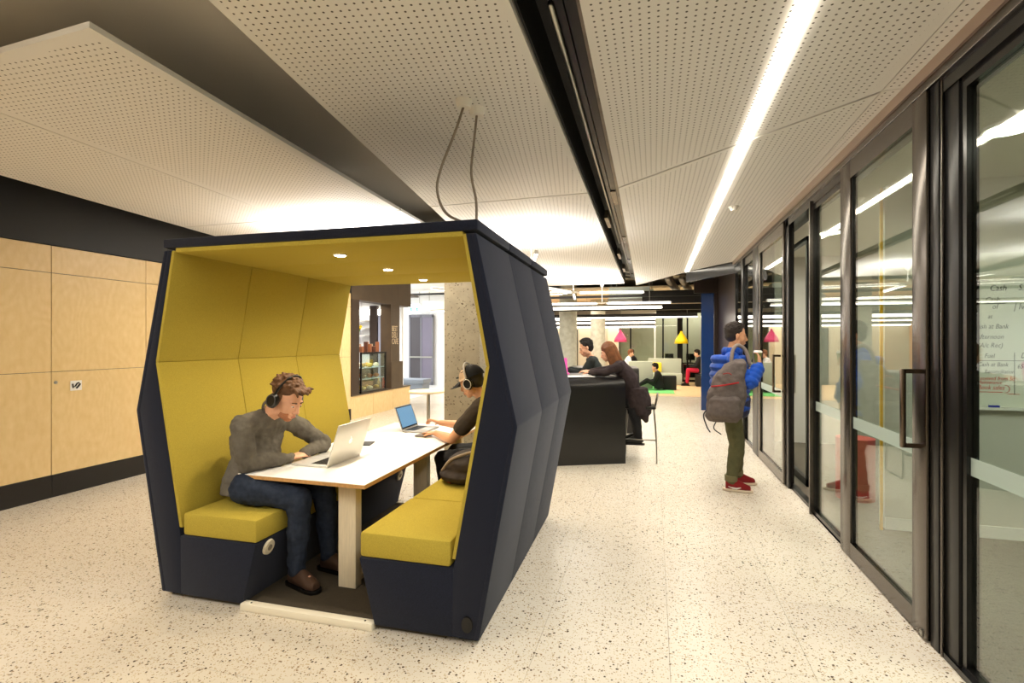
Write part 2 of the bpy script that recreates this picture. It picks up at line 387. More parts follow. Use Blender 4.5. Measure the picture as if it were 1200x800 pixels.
for y in (6.2, 8.8, 10.6):
    b = box(B(), sx(y, .02), sx(y, .2), y, y+.55, 3.10, 3.2); world_child(obj('mounting_plate', b, GALV), sl)

# light strip, right
ls_ = thing('linear_ceiling_light', 'long white recessed light strip running down the corridor ceiling', 'ceiling light', (.6, 4, 3.04))
world_child(obj('diffuser', prism(B(), [(.575, -3.5), (.64, -3.5), (.69, 11.0), (.63, 11.0)], 'z', 3.038, 3.052), LED), ls_)
# smoke detector
sd = thing('smoke_detector', 'small white smoke detector on ceiling right of light strip', 'detector', (.83, 5.86, 3.05))
b = B(); cyl(b, (0, 0), .055, -.012, 0); obj('base', b, WHITE, sd, True)
b = B(); cyl(b, (0, 0), .03, -.045, -.012, r1=.045); obj('sensor', b, WHITE, sd, 'auto')

# cable roses + cables
def rose(x, y, path, lab, lab2):
    r = thing('cable_rose', lab, 'cable rose', (x, y, 3.05)); b = B(); cyl(b, (0, 0), .040, -.045, 0, r1=.052); obj('cover', b, WHITE, r, 'auto')
    b = B(); tube(b, spline(path), .008); c = obj('power_cable', b, mat('grey_cable', (120, 108, 92), .6), smooth=True); tag(c, lab2, 'cable')
rose(-1.10, 2.84, [(-1.10, 2.84, 3.02), (-1.14, 2.80, 2.85), (-1.21, 2.75, 2.62), (-1.22, 2.72, 2.48), (-1.15, 2.68, 2.34), (-1.02, 2.64, 2.262)], 'white round cable rose on ceiling, left of the pair', 'grey cable bowing left from ceiling down to booth roof')
rose(-1.06, 2.96, [(-1.06, 2.96, 3.02), (-1.07, 2.94, 2.85), (-1.06, 2.86, 2.62), (-1.0, 2.78, 2.42), (-.985, 2.74, 2.262)], 'white round cable rose on ceiling, right of the pair', 'straighter grey cable dropping from ceiling to booth roof')

# ------------------------------------------------------------------ LEFT WALL (birch, Y -4..9)
wl = root('wall_left'); bx('backing', (-6.1, -5.972, -4, 9.0, 0, 3.48), BLACK, wl)
ys = [4.693+1.0*k for k in range(-8, 5)]
ys = [y for y in ys if y > -3.6]+[9.0]
for y0, y1 in zip(ys, ys[1:]):
    for z0, z1 in ((.23, 1.285), (1.29, 2.302), (2.308, 2.582)):
        o = bx('wood_panel', (0, .022, 0, y1-y0-.008, 0, z1-z0), BIRCH, wl); o.location = (-5.972, y0+.004, z0)
bulk = struct(bx('trim_3', (-6.0, -5.93, -4, 9.0, 2.59, 3.48), BLACK))
for k in range(-4, 6): pass
for y0, y1 in zip(ys, ys[1:]): struct(bx('baseboard_left', (-5.965, -5.94, y0+.003, y1-.003, 0, .225), mat('black_kick', (26, 22, 18), .5)))
sg = thing('locker_sign', 'small white square sign with black swirl mark on birch panel', 'sign', (-5.948, 3.92, 1.13))
bx('plate', (0, .004, -.055, .055, -.052, .052), WHITE, sg)
b = B(); tube(b, [V((.006, y, z)) for y, z in ((-.035, .022), (-.03, -.022), (-.008, -.004), (.008, .022), (.028, .03))], .008); obj('swirl_mark', b, BLKM, sg, True)
b = B(); tube(b, [V((.006, y, z)) for y, z in ((0, -.03), (.02, -.01), (.038, .018))], .009); obj('swirl_mark', b, BLKM, sg, True)
lk = thing('panel_lock', 'small round grey lock on the birch panel beside the sign', 'lock', (-5.948, 3.73, 1.177))
b = B(); loft(b, [((0, 0, 0), (0, .017, 0), (0, 0, .017)), ((.006, 0, 0), (0, .016, 0), (0, 0, .016))], 20); obj('barrel', b, STEEL, lk, 'auto')

# ------------------------------------------------------------------ walls elsewhere
struct(bx('wall_back', (-10.5, 7, -4.6, -4.4, 0, 3.48), mat('beige_wall', (190, 176, 150), .8)))
struct(bx('wall_hall_far', (-10.5, -5.4, 17.2, 17.4, 0, 3.48), mat('hall_white', (236, 236, 234), .7)))
struct(bx('wall_hall_left', (-10.6, -10.4, 9, 17.4, 0, 3.48), mat('hall_white', (236, 236, 234), .7)))
struct(bx('wall_hall_near', (-10.5, -6.72, 12.6, 12.7, 0, 3.48), mat('hall_white', (236, 236, 234), .7)))
struct(bx('wall_right', (6, 6.1, -4.4, 23.5, 0, 3.48), GREY))
struct(bx('wall_far', (-6, 6, 23.4, 23.5, 0, 3.48), mat('office_wall', (200, 192, 172), .8)))
struct(bx('wall_far_left', (-6.0, -5.9, 17.4, 23.4, 0, 3.48), mat('orange_timber', (196, 132, 60), .6)))
struct(bx('ceiling_hall', (-10.4, -5.0, 11.7, 17.2, 3.28, 3.32), mat('hall_white', (236, 236, 234), .7)))

# ------------------------------------------------------------------ KIOSK (cafe counter let into the left wall)
BROWN = mat('brown_cladding', (74, 60, 44), .5, noise=.12, nscale=5)
kr = root('wall_kiosk')
bx('bulkhead', (-6.25, -5.93, 9.0, 11.6, 2.47, 3.2), BROWN, kr)
bx('jamb', (-6.2, -5.93, 9.0, 9.28, .5, 2.47), mat('dark_brown', (50, 36, 26), .5), kr)
for k in range(3):
    bx('wood_panel', (-6.2, -5.95, 9.0+k*.866, 9.0+(k+1)*.866-.006, 0, .47), BIRCH, kr)
bx('counter_ledge', (-6.3, -5.93, 9.0, 11.6, .475, .50), BROWN, kr)
bx('back_wall', (-8.1, -8.0, 9.0, 12.6, 0, 3.3), mat('kiosk_white', (216, 216, 222), .6), kr)
bx('side_wall', (-8.0, -6.1, 8.95, 9.0, 0, 3.3), BROWN, kr)
bx('kiosk_ceiling', (-8.0, -6.2, 9.0, 12.6, 2.8, 2.85), mat('kiosk_ceiling', (120, 118, 116), .6), kr)
area((-7.0, 10.4, 2.7), (.8, 1.6), 95, NEUT)
b = B(); cyl(b, (-6.7, 9.75), .07, 2.77, 2.80); tag(obj('downlight', b, LED, smooth='auto'), 'warm round downlight in the cafe kiosk ceiling', 'downlight')
# sign pillar
pl = thing('sign_pillar', 'brown timber pillar with pale sign lettering beside cafe counter', 'pillar', (-6.1, 10.8, .5))
bx('post', (-.1, .17, -.21, .21, 0, 1.97), BROWN, pl); bx('plinth_box', (-.1, .18, -.2, .36, .0, .62), BROWN, pl)
Mx = Matrix.Translation((.175, -.17, 0)) @ Matrix.Rotation(math.pi/2, 4, 'Z') @ Matrix.Rotation(math.pi/2, 4, 'X')
CREAM = mat('cream_letters', (206, 184, 150), .6)
for i, s in enumerate(('BEST', 'DELI', 'CAFE')): text(s, .19, Matrix.Translation((0, 0, 1.34-i*.15)) @ Mx, CREAM, pl, sx=.68, ext=.002)
# display case
dc = thing('display_case', 'black framed glass food case on the cafe counter', 'display case', (-6.2, 9.35, .5))
fr = B()
for (y, z0, z1) in ((0, 0, .86), (1.0, 0, .86)): box(fr, .0, .27, y, y+.03, z0, z1) if False else box(fr, .24, .27, y, y+.03, z0, z1)
box(fr, .24, .27, 0, 1.03, .83, .86); box(fr, .24, .27, 0, 1.03, 0, .03); box(fr, -.4, .24, 0, .03, 0, .03); box(fr, -.4, .24, 1., 1.03, .83, .86)
obj('case_frame', fr, BLKM, dc)
for z in (.28, .52): bx('shelf', (-.4, .23, .03, 1.0, z, z+.015), mat('shelf_glass', (190, 200, 205), .2), dc)
bx('front_pane', (.25, .256, .03, 1.0, .03, .83), GLASS, dc)
ORD = ['leftmost', 'second from left', 'third from left', 'fourth from left', 'fifth from left', 'sixth from left', 'seventh from left', 'eighth from left', 'ninth from left', 'rightmost']
FOODC = [(222, 176, 96), (206, 128, 64), (238, 226, 200), (160, 90, 50), (230, 200, 120), (90, 70, 50)]
for lev, z in ((0, .03), (1, .295), (2, .535)):
    for k in range(7):
        c_ = FOODC[(k*2+lev) % 6]; b = B(); ellip(b, (0, 0, .045), (.075, 0, 0), (0, .055, 0), (0, 0, .045), 10)
        f = obj('pastry', b, mat('food%d' % ((k*2+lev) % 6), c_, .6, noise=.2, nscale=40), smooth=True); f.location = (-6.2+.08-(k % 2)*.16, 9.35+.1+k*.135, .5+z)
        nm_ = ['golden bun', 'orange pastry', 'pale cream roll', 'brown cake', 'yellow roll', 'dark loaf'][(k*2+lev) % 6]
        tag(f, '%s on the %s shelf of the cafe case, %s' % (nm_, ['bottom', 'middle', 'top'][lev], ORD[k]), 'food', 'baked food in the cafe case')
# shelving / goods behind
bs = thing('back_shelf_unit', 'white lit shelving on back wall of cafe kiosk', 'shelving', (-8.1, 12.56, 0), -math.pi/2)
bx('lit_panel', (0, .03, 0, .45, 2.34, 2.50), LEDS, bs); bx('lit_panel', (0, .03, .68, 1.0, 2.34, 2.50), LEDS, bs)
bx('dark_pier', (0, .08, .45, .68, 0, 2.6), mat('dark_brown', (50, 36, 26), .5), bs)
for z in (1.5, 1.75, 1.95, 2.15): bx('shelf', (0, .3, .22, .45, z, z+.03), WHITE, bs)
bx('shutter', (.0, .05, .70, 1.0, .6, 2.33), mat('shutter_grey', (150, 152, 168), .5), bs)
cb = bx('service_counter', (-6.95, -6.65, 9.3, 11.2, 0, .95), BROWN); tag(cb, 'brown service counter inside the cafe kiosk', 'counter')
for k in range(10):
    c_ = [(150, 92, 60), (186, 140, 100), (90, 54, 40), (210, 186, 150)][k % 4]
    b = B(); box(b, -.04, .04, -.036, .036, 0, .13+.05*(k % 3), bev=.008); o = obj('snack_packet', b, mat('packet%d' % (k % 4), c_, .4)); o.location = (-6.08-.12*(k % 2), 9.60+k*.08, 1.365); o.rotation_euler = (0, 0, .2*(k % 3))
    tag(o, '%s snack packet on top of the cafe food case, %s' % (['red-orange', 'orange', 'dark red', 'peach'][k % 4], ORD[k]), 'packet', 'snack packets on top of the food case')
fv = thing('flower_vase', 'white vase of yellow flowers and green stems in cafe', 'vase', (-6.78, 9.34, .95))
b = B(); loft(b, [((0, 0, z), (r, 0, 0), (0, r, 0)) for z, r in ((0, .06), (.15, .08), (.3, .05))], 16); obj('vase', b, WHITE, fv, True)
fv.location = (-6.12, 9.44, 1.362)
b = B()
for a in range(7): tube(b, [(0, 0, .25), (.1*math.cos(a), .12*math.sin(a*2), .5+.04*a)], .008, 5)
obj('stems', b, mat('stem_green', (80, 130, 60), .6), fv, True)
b = B()
for a in range(7): ellip(b, (.1*math.cos(a), .12*math.sin(a*2), .52+.04*a), (.03, 0, 0), (0, .03, 0), (0, 0, .03), 8)
obj('blossoms', b, mat('yellow_petal', (240, 200, 50), .6), fv, True)
for k in range(2):
    b = B(); loft(b, [((0, 0, z), (r, 0, 0), (0, r, 0)) for z, r in ((0, .04), (.14, .04), (.2, .016), (.26, .016))], 12)
    o = obj('bottle', b, mat('bottle%d' % k, [(150, 50, 30), (210, 180, 120)][k], .25), smooth=True); o.location = (-6.06, 10.47-k*.0+.0, .5) if k == 0 else (-6.2, 10.5, .5)
    tag(o, ['red-brown sauce bottle on ledge beside the sign pillar', 'pale drink bottle behind the red-brown bottle on ledge'][k], 'bottle')

# hall beyond: glazed doors, exit sign
gd = thing('entrance_doors', 'grey framed glazed double doors at far left hall', 'door', (-8.25, 17.05, 0))
FR2 = mat('door_frame_grey', (110, 110, 118), .4)
for x in (-.5, -.04, .42): bx('stile', (x-.03, x+.03, -.03, .03, 0, 2.55), FR2, gd)
bx('top_rail', (-.53, .45, -.03, .03, 2.5, 2.6), FR2, gd); bx('push_bar', (-.5, .42, -.06, -.03, 1.0, 1.05), STEEL, gd); bx('bottom_rail', (-.5, .42, -.03, .03, 0, .1), FR2, gd)
bx('glass_leaf', (-.47, -.07, -.01, .01, .1, 2.5), mat('dusk_glass', (70, 66, 70), .1), gd); bx('glass_leaf', (-.01, .39, -.01, .01, .1, 2.5), mat('dusk_glass2', (112, 106, 122), .1), gd)
ex = thing('exit_sign', 'white exit sign with two green figures above the hall doors', 'exit sign', (-7.80, 15.5, 2.70))
bx('sign_box', (-.22, .22, -.03, .03, -.16, .16), emis('exit_white', (225, 240, 232), .5), ex)
for xr in (-.2, .2): bx('hanger_rod', (xr-.008, xr+.008, -.008, .008, .16, .58), STEEL, ex)
GRN = emis('exit_green', (10, 170, 110), .8)
for s in (-.1, .12):
    b = B(); capsule(b, (s, -.036, .02), (s+.02, -.036, -.04), .022, .018, 8); ellip(b, (s+.015, -.036, .065), (.018, 0, 0), (0, .006, 0), (0, 0, .018), 8)
    capsule(b, (s+.02, -.036, -.03), (s+.05, -.036, -.08), .012, .01, 6); capsule(b, (s, -.036, -.03), (s-.03, -.036, -.08), .012, .01, 6); capsule(b, (s-.03, -.036, 0), (s+.05, -.036, .02), .009, .009, 6)
    obj('running_figure', b, GRN, ex, True)
dcr = tag(bx('door_air_curtain', (-7.5, -6.2, 15.55, 15.7, 2.62, 2.95), mat('cream_box', (222, 212, 190), .5)), 'cream air-curtain box beside the exit sign', 'air curtain')
for xr in (-7.3, -6.4): bx('hanger_rod', (xr, xr+.015, 15.6, 15.62, 2.95, 3.28), STEEL, dcr)
tag(bx('hanging_beam', (-10, -5.4, 14.9, 15.0, 3.1, 3.16), BLACK), 'thin black beam under the white hall ceiling', 'beam')
ct = thing('cafe_table', 'pale round cafe table in front of the hall doors', 'table', (-3.8, 8.1, 0))
b = B(); cyl(b, (0, 0), .34, .71, .74, 32); obj('tabletop', b, mat('pale_oak', (222, 202, 160), .4), ct, 'auto')
b = B(); cyl(b, (0, 0), .03, .02, .71); obj('stem', b, STEEL, ct, 'auto'); b = B(); cyl(b, (0, 0), .22, 0, .02); obj('base', b, STEEL, ct, 'auto')
hs = thing('hall_bench', 'low grey-blue bench by the hall doors', 'bench', (-7.6, 14.2, 0))
bx('seat', (-.6, .9, -.3, .3, .32, .45), mat('grey_blue', (128, 136, 146), .6), hs, .02); bx('base', (-.55, .85, -.25, .25, 0, .32), mat('grey_blue', (128, 136, 146), .6), hs)

# columns
def column(x, y, label, sq=0):
    t = thing('concrete_column', label, 'column', (x, y, 0))
    b = B()
    if sq: box(b, -.265, .265, -.265, .265, 0, 3.48, bev=.02)
    else: cyl(b, (0, 0), .28, 0, 3.48, 40)
    obj('shaft', b, CONC if sq else mat('grey_concrete', (168, 166, 150), .85, noise=.15, nscale=8), t, 'auto')
column(-2.56, 6.78, 'square pitted beige concrete column directly behind the booth', 1)
column(-2.62, 15.9, 'round grey concrete column behind the black counter, nearer one')
column(-2.06, 19.5, 'round concrete column at the far end, behind the nearer one')

# ------------------------------------------------------------------ BOOTH
D = 1.97
pod = thing('meeting_booth', 'navy felt booth with faceted sides and mustard padded lining', 'booth', (-1.93, 2.47, 0), .0175)
def outer(s): return [(s*1.05, .03), (s*1.258, 1.16), (s*1.035, 2.17)]
def inner(s): return [(s*.955, 2.17), (s*1.085, 1.47), (s*.885, .385), (s*.86, .03)]
for s in (-1, 1):
    b = prism(B(), [(s*(abs(x)-.02), z) for x, z in outer(s)] + [(s*(abs(x)+.02), z) for x, z in inner(s)], 'y', .004, D-.004, bev=.004)
    obj('side_frame', b, NAVY, pod, 'auto')
    for k in range(3):
        y0, y1 = k*D/3+.0015, (k+1)*D/3-.0015
        o3 = outer(s); b = prism(B(), o3+[(s*(abs(x)-.03), z) for x, z in o3[::-1]], 'y', y0, y1, bev=.007)
        obj('outer_panel', b, NAVY, pod, 'auto')
        i3 = inner(s)
        for (p, q) in ((i3[0], i3[1]), (i3[1], i3[2])):
            q_ = q if q[1] > .5 else (s*.895, .44)
            pts = [p, q_, (s*(abs(q_[0])+.028), q_[1]), (s*(abs(p[0])+.028), p[1])]
            pts[0] = (pts[0][0], p[1]-.001); b = prism(B(), pts, 'y', y0+(.006 if k == 0 else 0), y1, bev=.006)
            obj('lining_panel', b, MUST, pod, 'auto')
for k in range(3):
    y0, y1 = k*D/3+.001, (k+1)*D/3-.001
    b = box(B(), -1.045, 1.045, y0, y1, 2.185, 2.245, bev=.015); obj('roof_panel', b, NAVY, pod, 'auto')
    b = box(B(), -.955, .955, y0+(.012 if k == 0 else 0), y1, 2.158, 2.186, bev=.004); obj('ceiling_lining', b, MUST, pod, 'auto')
    yl = (.34, 1.0, 1.66)[k]; xl = (0, -.02, -.03)[k]
    b = B(); cyl(b, (xl, yl), .042, 2.150, 2.159); dl = obj('downlight', b, WHITE, pod, 'auto')
    b = B(); cyl(b, (xl, yl), .032, 2.147, 2.151); obj('lamp_lens', b, emis('pod_lamp', (255, 232, 190), 40), dl, 'auto')
    l = bpy.data.lights.new('booth_lamp', 'SPOT'); l.energy = 46; l.spot_size = 2.7; l.spot_blend = .8; l.shadow_soft_size = .035; l.color = (1, .87, .66)
    lo_ = bpy.data.objects.new('booth_lamp', l); COL.objects.link(lo_); lo_.parent = pod; lo_.location = (xl, yl, 2.14)
for s in (-1, 1):
    pts = [(s*.90, .03), (s*.44, .03), (s*.345, .392), (s*.905, .392)]
    b = prism(B(), pts, 'y', .002, D-.004, bev=.004); obj('bench_base', b, NAVY, pod, 'auto')
    for k in range(3):
        y0, y1 = k*D/3+.001, (k+1)*D/3-.001
        b = box(B(), -.272, .272, y0+.004, y1-.001, 0, .14, bev=.018)
        for v in b.verts: v.co.z += .012*math.sin(math.pi*min(1, max(0, (v.co.z)/.14)))*(1-abs(v.co.x)/.30)
        o = obj('seat_cushion', b, MUST, pod, 'auto'); o.location = (s*.617, 0, .395)
    for yp in (.12, 1.84):
        b = B(); n_ = V((-s*.97, 0, -.25)).normalized(); c0 = V((s*.357, yp, .335)); loft(b, [(c0-n_*.005, (0, .045, 0), n_.cross(V((0, 1, 0)))*.05), (c0+n_*.012, (0, .04, 0), n_.cross(V((0, 1, 0)))*.045)], 24)
        gr = obj('cable_grommet', b, mat('ivory_plastic', (206, 196, 172), .4), pod, 'auto')
        b = B(); c1 = c0+n_*.010; loft(b, [(c1, (0, .018, 0), n_.cross(V((0, 1, 0)))*.02), (c1+n_*.006, (0, .016, 0), n_.cross(V((0, 1, 0)))*.018)], 16); obj('socket', b, mat('grey_socket', (120, 112, 96), .5), gr, 'auto')
b = B(); loft(b, [((.985, -.001, .11), (.03, 0, 0), (0, 0, .042)), ((.985, .01, .11), (.03, 0, 0), (0, 0, .042))], 24)
for v in b.verts: v.co.y -= .006
obj('cable_port', b, BLACK, pod, 'auto')['label'] = 'black oval port low on the front face'
bx('floor_mat', (-.86, .86, .02, D-.02, .012, .03), CARP, pod)
for y in (-.018, D-.04):
    r = bx('threshold_rail', (-.44, .435, y, y+.05, .0, .042), mat('white_timber', (226, 216, 192), .5), pod, .004)
    for x in (-.38, .38):
        b = B(); cyl(b, (x, y+.025), .006, .041, .0435, 12); obj('screw', b, DKBR, r)
for x in (-.97, .97):
    for y in (.1, D-.1): bx('foot', (x-.05, x+.05, y-.05, y+.05, 0, .035), BLACK, pod)
# table
TB = thing('booth_table', 'white laminate table with plywood edge standing in the booth', 'table', (-1.93, 2.47, .03), .0175)
TT = .745-.03
tp = [(-.66, .20), (.275, .175), (.275, 2.33), (-.66, 2.33)]
obj('tabletop', prism(B(), tp, 'z', TT-.004, TT, bev=.001), TOPW, TB); obj('plywood_edge', prism(B(), [(x*.999, y) for x, y in tp], 'z', TT-.026, TT-.004), PLY, TB)
for y in (.335, 1.42):
    bx('leg', (-.01, .115, y, y+.07, .0, TT-.026), ASH, TB, .003)
bx('under_beam', (-.02, .13, .34, 1.5, TT-.07, TT-.026), ASH, TB)
bx('floor_brace', (.02, .08, .4, 1.42, .0, .03), ASH, TB)
bx('leg', (-.6, -.53, 2.1, 2.17, -.03, TT-.026), ASH, TB, .003); bx('leg', (.1, .17, 2.1, 2.17, -.03, TT-.026), ASH, TB, .003)
# cable flap
b = prism(B(), [(-2.36, 3.62), (-2.24, 3.66), (-2.28, 3.80), (-2.40, 3.76)], 'z', .746, .753); tag(obj('cable_flap', b, DGREY), 'dark cable flap on the tabletop behind the silver laptop', 'cable flap')

# laptops
def laptop(label, loc, rz, w, d, lidang, body, screen):
    t = thing('laptop', label, 'laptop', loc, rz)       # hinge along local x at y=0, base towards -y (user at -y)
    bx('base', (-w/2, w/2, -d, 0, 0, .014), body, t, .005)
    kb = bx('keyboard', (-w/2+.025, w/2-.025, -d*.52, -.02, .0135, .0148), mat('key_well', (150, 148, 144), .5), t)
    b = B()
    for i in range(12):
        for j in range(5): x = -w/2+.03+i*(w-.06)/12; y = -d*.5+j*(d*.46/5); box(b, x, x+(w-.06)/12-.004, y, y+d*.46/5-.004, .0145, .0165)
    k_ = obj('keys', b, BLKM, kb); k_['kind'] = 'stuff'
    bx('trackpad', (-.05, .05, -d*.95, -d*.58, .0138, .0145), mat('trackpad', (190, 188, 184), .3), t)
    ld = bpy.data.objects.new('lid', None)
    b = box(B(), -w/2, w/2, -.004, .004, 0, d, bev=.003); lid = obj('lid', b, body, t, 'auto'); lid.location = (0, 0, .014); lid.rotation_euler = (-lidang, 0, 0)
    bx('screen_bezel', (-w/2+.006, w/2-.006, -.0052, -.0038, .012, d-.006), BLKM, lid)
    bx('display', (-w/2+.016, w/2-.016, -.0060, -.0050, .024, d-.016), screen, lid)
    return t, lid
ALU = mat('laptop_silver', (216, 214, 208), .35, metal=.35)
lt, lid = laptop('silver laptop seen from behind, open in front of bearded man', (-2.12, 3.13, .746), -math.pi/2-.02+math.pi, .40, .29, -.30, ALU, mat('screen_glow', (200, 210, 220), .3, emit=.6))
# orientation: user on -X side; local -y must point to -X
lt.rotation_euler = (0, 0, -math.pi/2+.0); lid.rotation_euler = (-.32, 0, 0)
b = B(); ellip(b, (0, .0048, .145), (.021, 0, 0), (0, .0012, 0), (0, 0, .02), 20); lg = obj('lid_logo', b, mat('logo_white', (245, 244, 240), .3, emit=.25), lid, True)
b = B(); ellip(b, (.006, .0048, .174), (.005, 0, 0), (0, .0012, 0), (.005, 0, .009), 10); obj('logo_leaf', b, mat('logo_white', (245, 244, 240), .3), lid, True)
b = B(); ellip(b, (-.022, .0056, .148), (.009, 0, 0), (0, .0012, 0), (0, 0, .009), 12); obj('logo_bite', b, ALU, lid, True)
SCR = bpy.data.materials.new('desktop_screen'); SCR.use_nodes = True
_b = SCR.node_tree.nodes['Principled BSDF']; _n = SCR.node_tree.nodes.new('ShaderNodeTexNoise'); _n.inputs['Scale'].default_value = 25
_r = SCR.node_tree.nodes.new('ShaderNodeMixRGB'); _r.inputs[1].default_value = lin((72, 130, 176))+(1,); _r.inputs[2].default_value = lin((130, 180, 206))+(1,)
SCR.node_tree.links.new(_n.outputs['Fac'], _r.inputs[0]); SCR.node_tree.links.new(_r.outputs[0], _b.inputs['Emission Color']); _b.inputs['Emission Strength'].default_value = .75; _b.inputs['Base Color'].default_value = (.02, .03, .05, 1)
lt2, lid2 = laptop('small open laptop with blue screen in front of capped man', (-2.28, 4.45, .746), math.pi/2, .33, .23, .3, mat('laptop_grey', (170, 166, 160), .35, metal=.4), SCR)
lid2.rotation_euler = (-.36, 0, 0)
ph = bx('phone', (-2.06, -1.95, 4.10, 4.25, .746, .762), mat('phone_case', (96, 88, 80), .35), bev=.006); tag(ph, 'dark phone lying on the table near the capped man\'s elbow', 'phone')

# ------------------------------------------------------------------ PEOPLE
def limb(bm, pts, inf=0, n=14):
    for (p, r), (q, s) in zip(pts, pts[1:]): capsule(bm, p, q, r+inf, s+inf, n)
def torso(bm, J, inf=0, top=True, low=True):
    lat = J['lat'].normalized(); P, C, N = J['pelvis'], J['chest'], J['neck']; k = J.get('k', 1)
    ax = (C-P).normalized(); dep = ax.cross(lat).normalized(); lat2 = dep.cross(ax).normalized()
    sl = (J['sL']+J['sR'])/2; latS = (J['sL']-J['sR']).normalized()
    axn = (N-sl).normalized() if (N-sl).length > .01 else ax; depS = ax.cross(latS).normalized()
    e = inf
    secs = []
    if low and e > 0: secs += [(P-ax*.09*k, lat2*(.185*k+e), dep*(.150*k+e)), (P, lat2*(.188*k+e), dep*(.145*k+e))]
    elif low: secs += [(P-ax*.10*k, lat2*(.13*k+e), dep*(.09*k+e)), (P, lat2*(.172*k+e), dep*(.118*k+e))]
    else: secs += [(P-ax*.02*k, lat2*(.165*k+e), dep*(.115*k+e))]
    secs += [(P.lerp(C, .5), lat2*(.15*k+e), dep*(.105*k+e)), (C, (lat2+latS).normalized()*(.168*k+e), dep*(.118*k+e))]
    if top: secs += [(C.lerp(sl, .65), latS*(.165*k+e), depS*(.105*k+e)), (sl+axn*.015, latS*(.12*k+e), depS*(.075*k+e)), (sl.lerp(N, .75), latS*(.062*k+e), depS*(.058*k+e))]
    loft(bm, secs, 24)
    for s in ('sL', 'sR'): capsule(bm, sl.lerp(N, .35), J[s], .05*k+e, .056*k+e)
def hand(bm, w, d, nrm, side, curl=.25, k=1, spread=.16):
    """w wrist, d finger direction, nrm = back of the hand, side=+1 when the thumb is on d x nrm side"""
    d = V(d).normalized(); nrm = (V(nrm)-d*V(nrm).dot(d)).normalized(); t = d.cross(nrm)*side
    m = w+d*.045*k
    secs = [(w, t*.026*k, nrm*.018*k), (w+d*.03*k, t*.034*k, nrm*.016*k), (w+d*.065*k, t*.041*k, nrm*.014*k), (w+d*.088*k, t*.039*k, nrm*.011*k)]
    loft(bm, secs, 14)
    for i, (off, L) in enumerate(((.030, .072), (.010, .080), (-.011, .074), (-.030, .058))):
        p = w+d*.082*k+t*off*k; dd = (d+t*off*spread*20*.3).normalized(); a = curl
        for j, f in enumerate((.45, .3, .25)):
            dd2 = (dd*math.cos(a*(j+.6))-nrm*math.sin(a*(j+.6))); q = p+dd2*L*f*k
            capsule(bm, p, q, (.0092-.0008*j)*k, (.0088-.0008*j)*k, 8); p = q
    p = w+d*.02*k+t*.026*k; q = p+(d*.6+t*.75-nrm*.2).normalized()*.042*k; capsule(bm, p, q, .014*k, .0105*k, 8)
    q2 = q+(d*.9+t*.25-nrm*(.15+curl)).normalized()*.032*k; capsule(bm, q, q2, .0105*k, .0085*k, 8)
def head(bm, c, f, u, k=1):
    f = V(f).normalized(); u = (V(u)-f*V(u).dot(f)).normalized(); l = u.cross(f)
    P = lambda a, b, h: c+(f*a+l*b+u*h)*k
    E = lambda a, b, h, ra, rb, rh, n=16: ellip(bm, P(a, b, h), f*ra*k, l*rb*k, u*rh*k, n)
    E(-.012, 0, .035, .096, .077, .088, 24); E(.03, 0, -.02, .066, .064, .08, 20); E(.035, 0, -.062, .052, .052, .05); E(.066, 0, -.098, .024, .026, .018)
    for s in (-1, 1):
        E(.052, s*.040, -.034, .03, .024, .03); E(.074, s*.026, .02, .018, .026, .010); E(-.004, s*.079, -.012, .016, .008, .031, 12); E(.01, s*.05, -.07, .03, .018, .03)
        E(.101, s*.011, -.042, .011, .008, .008, 10)
        E(.079, s*.031, .001, .012, .016, .011, 12)
    capsule(bm, P(.088, 0, .012), P(.112, 0, -.032), .0085*k, .0125*k, 10)
    E(.093, 0, -.064, .012, .023, .0055, 12); E(.090, 0, -.077, .012, .019, .007, 12); E(.085, 0, -.068, .014, .03, .02)
    return P, f, l, u
def face_bits(par, c, f, u, k=1, brow=(60, 40, 26), lid=True):
    f = V(f).normalized(); u = (V(u)-f*V(u).dot(f)).normalized(); l = u.cross(f); P = lambda a, b, h: c+(f*a+l*b+u*h)*k
    for s in (-1, 1):
        b = B(); ellip(b, P(.0865, s*.031, -.001), f*.006*k, l*.011*k, u*.0045*k, 10); world_child(obj('eye', b, mat('eye_white', (220, 214, 206), .3), None, True), par)
        b = B(); ellip(b, P(.0915, s*.031, -.002), f*.0022*k, l*.0045*k, u*.004*k, 8); world_child(obj('pupil', b, mat('pupil_dark', (30, 22, 18), .2), None, True), par)
        b = B(); capsule(b, P(.092, s*.018, .021), P(.083, s*.046, .022), .0045*k, .003*k, 8); world_child(obj('eyebrow', b, mat('hair%d' % brow[0], brow, .8), None, True), par)
    b = B(); ellip(b, P(.1005, 0, -.0695), f*.006*k, l*.021*k, u*.0055*k, 12); world_child(obj('lips', b, mat('lips', (176, 104, 92), .5), None, True), par)
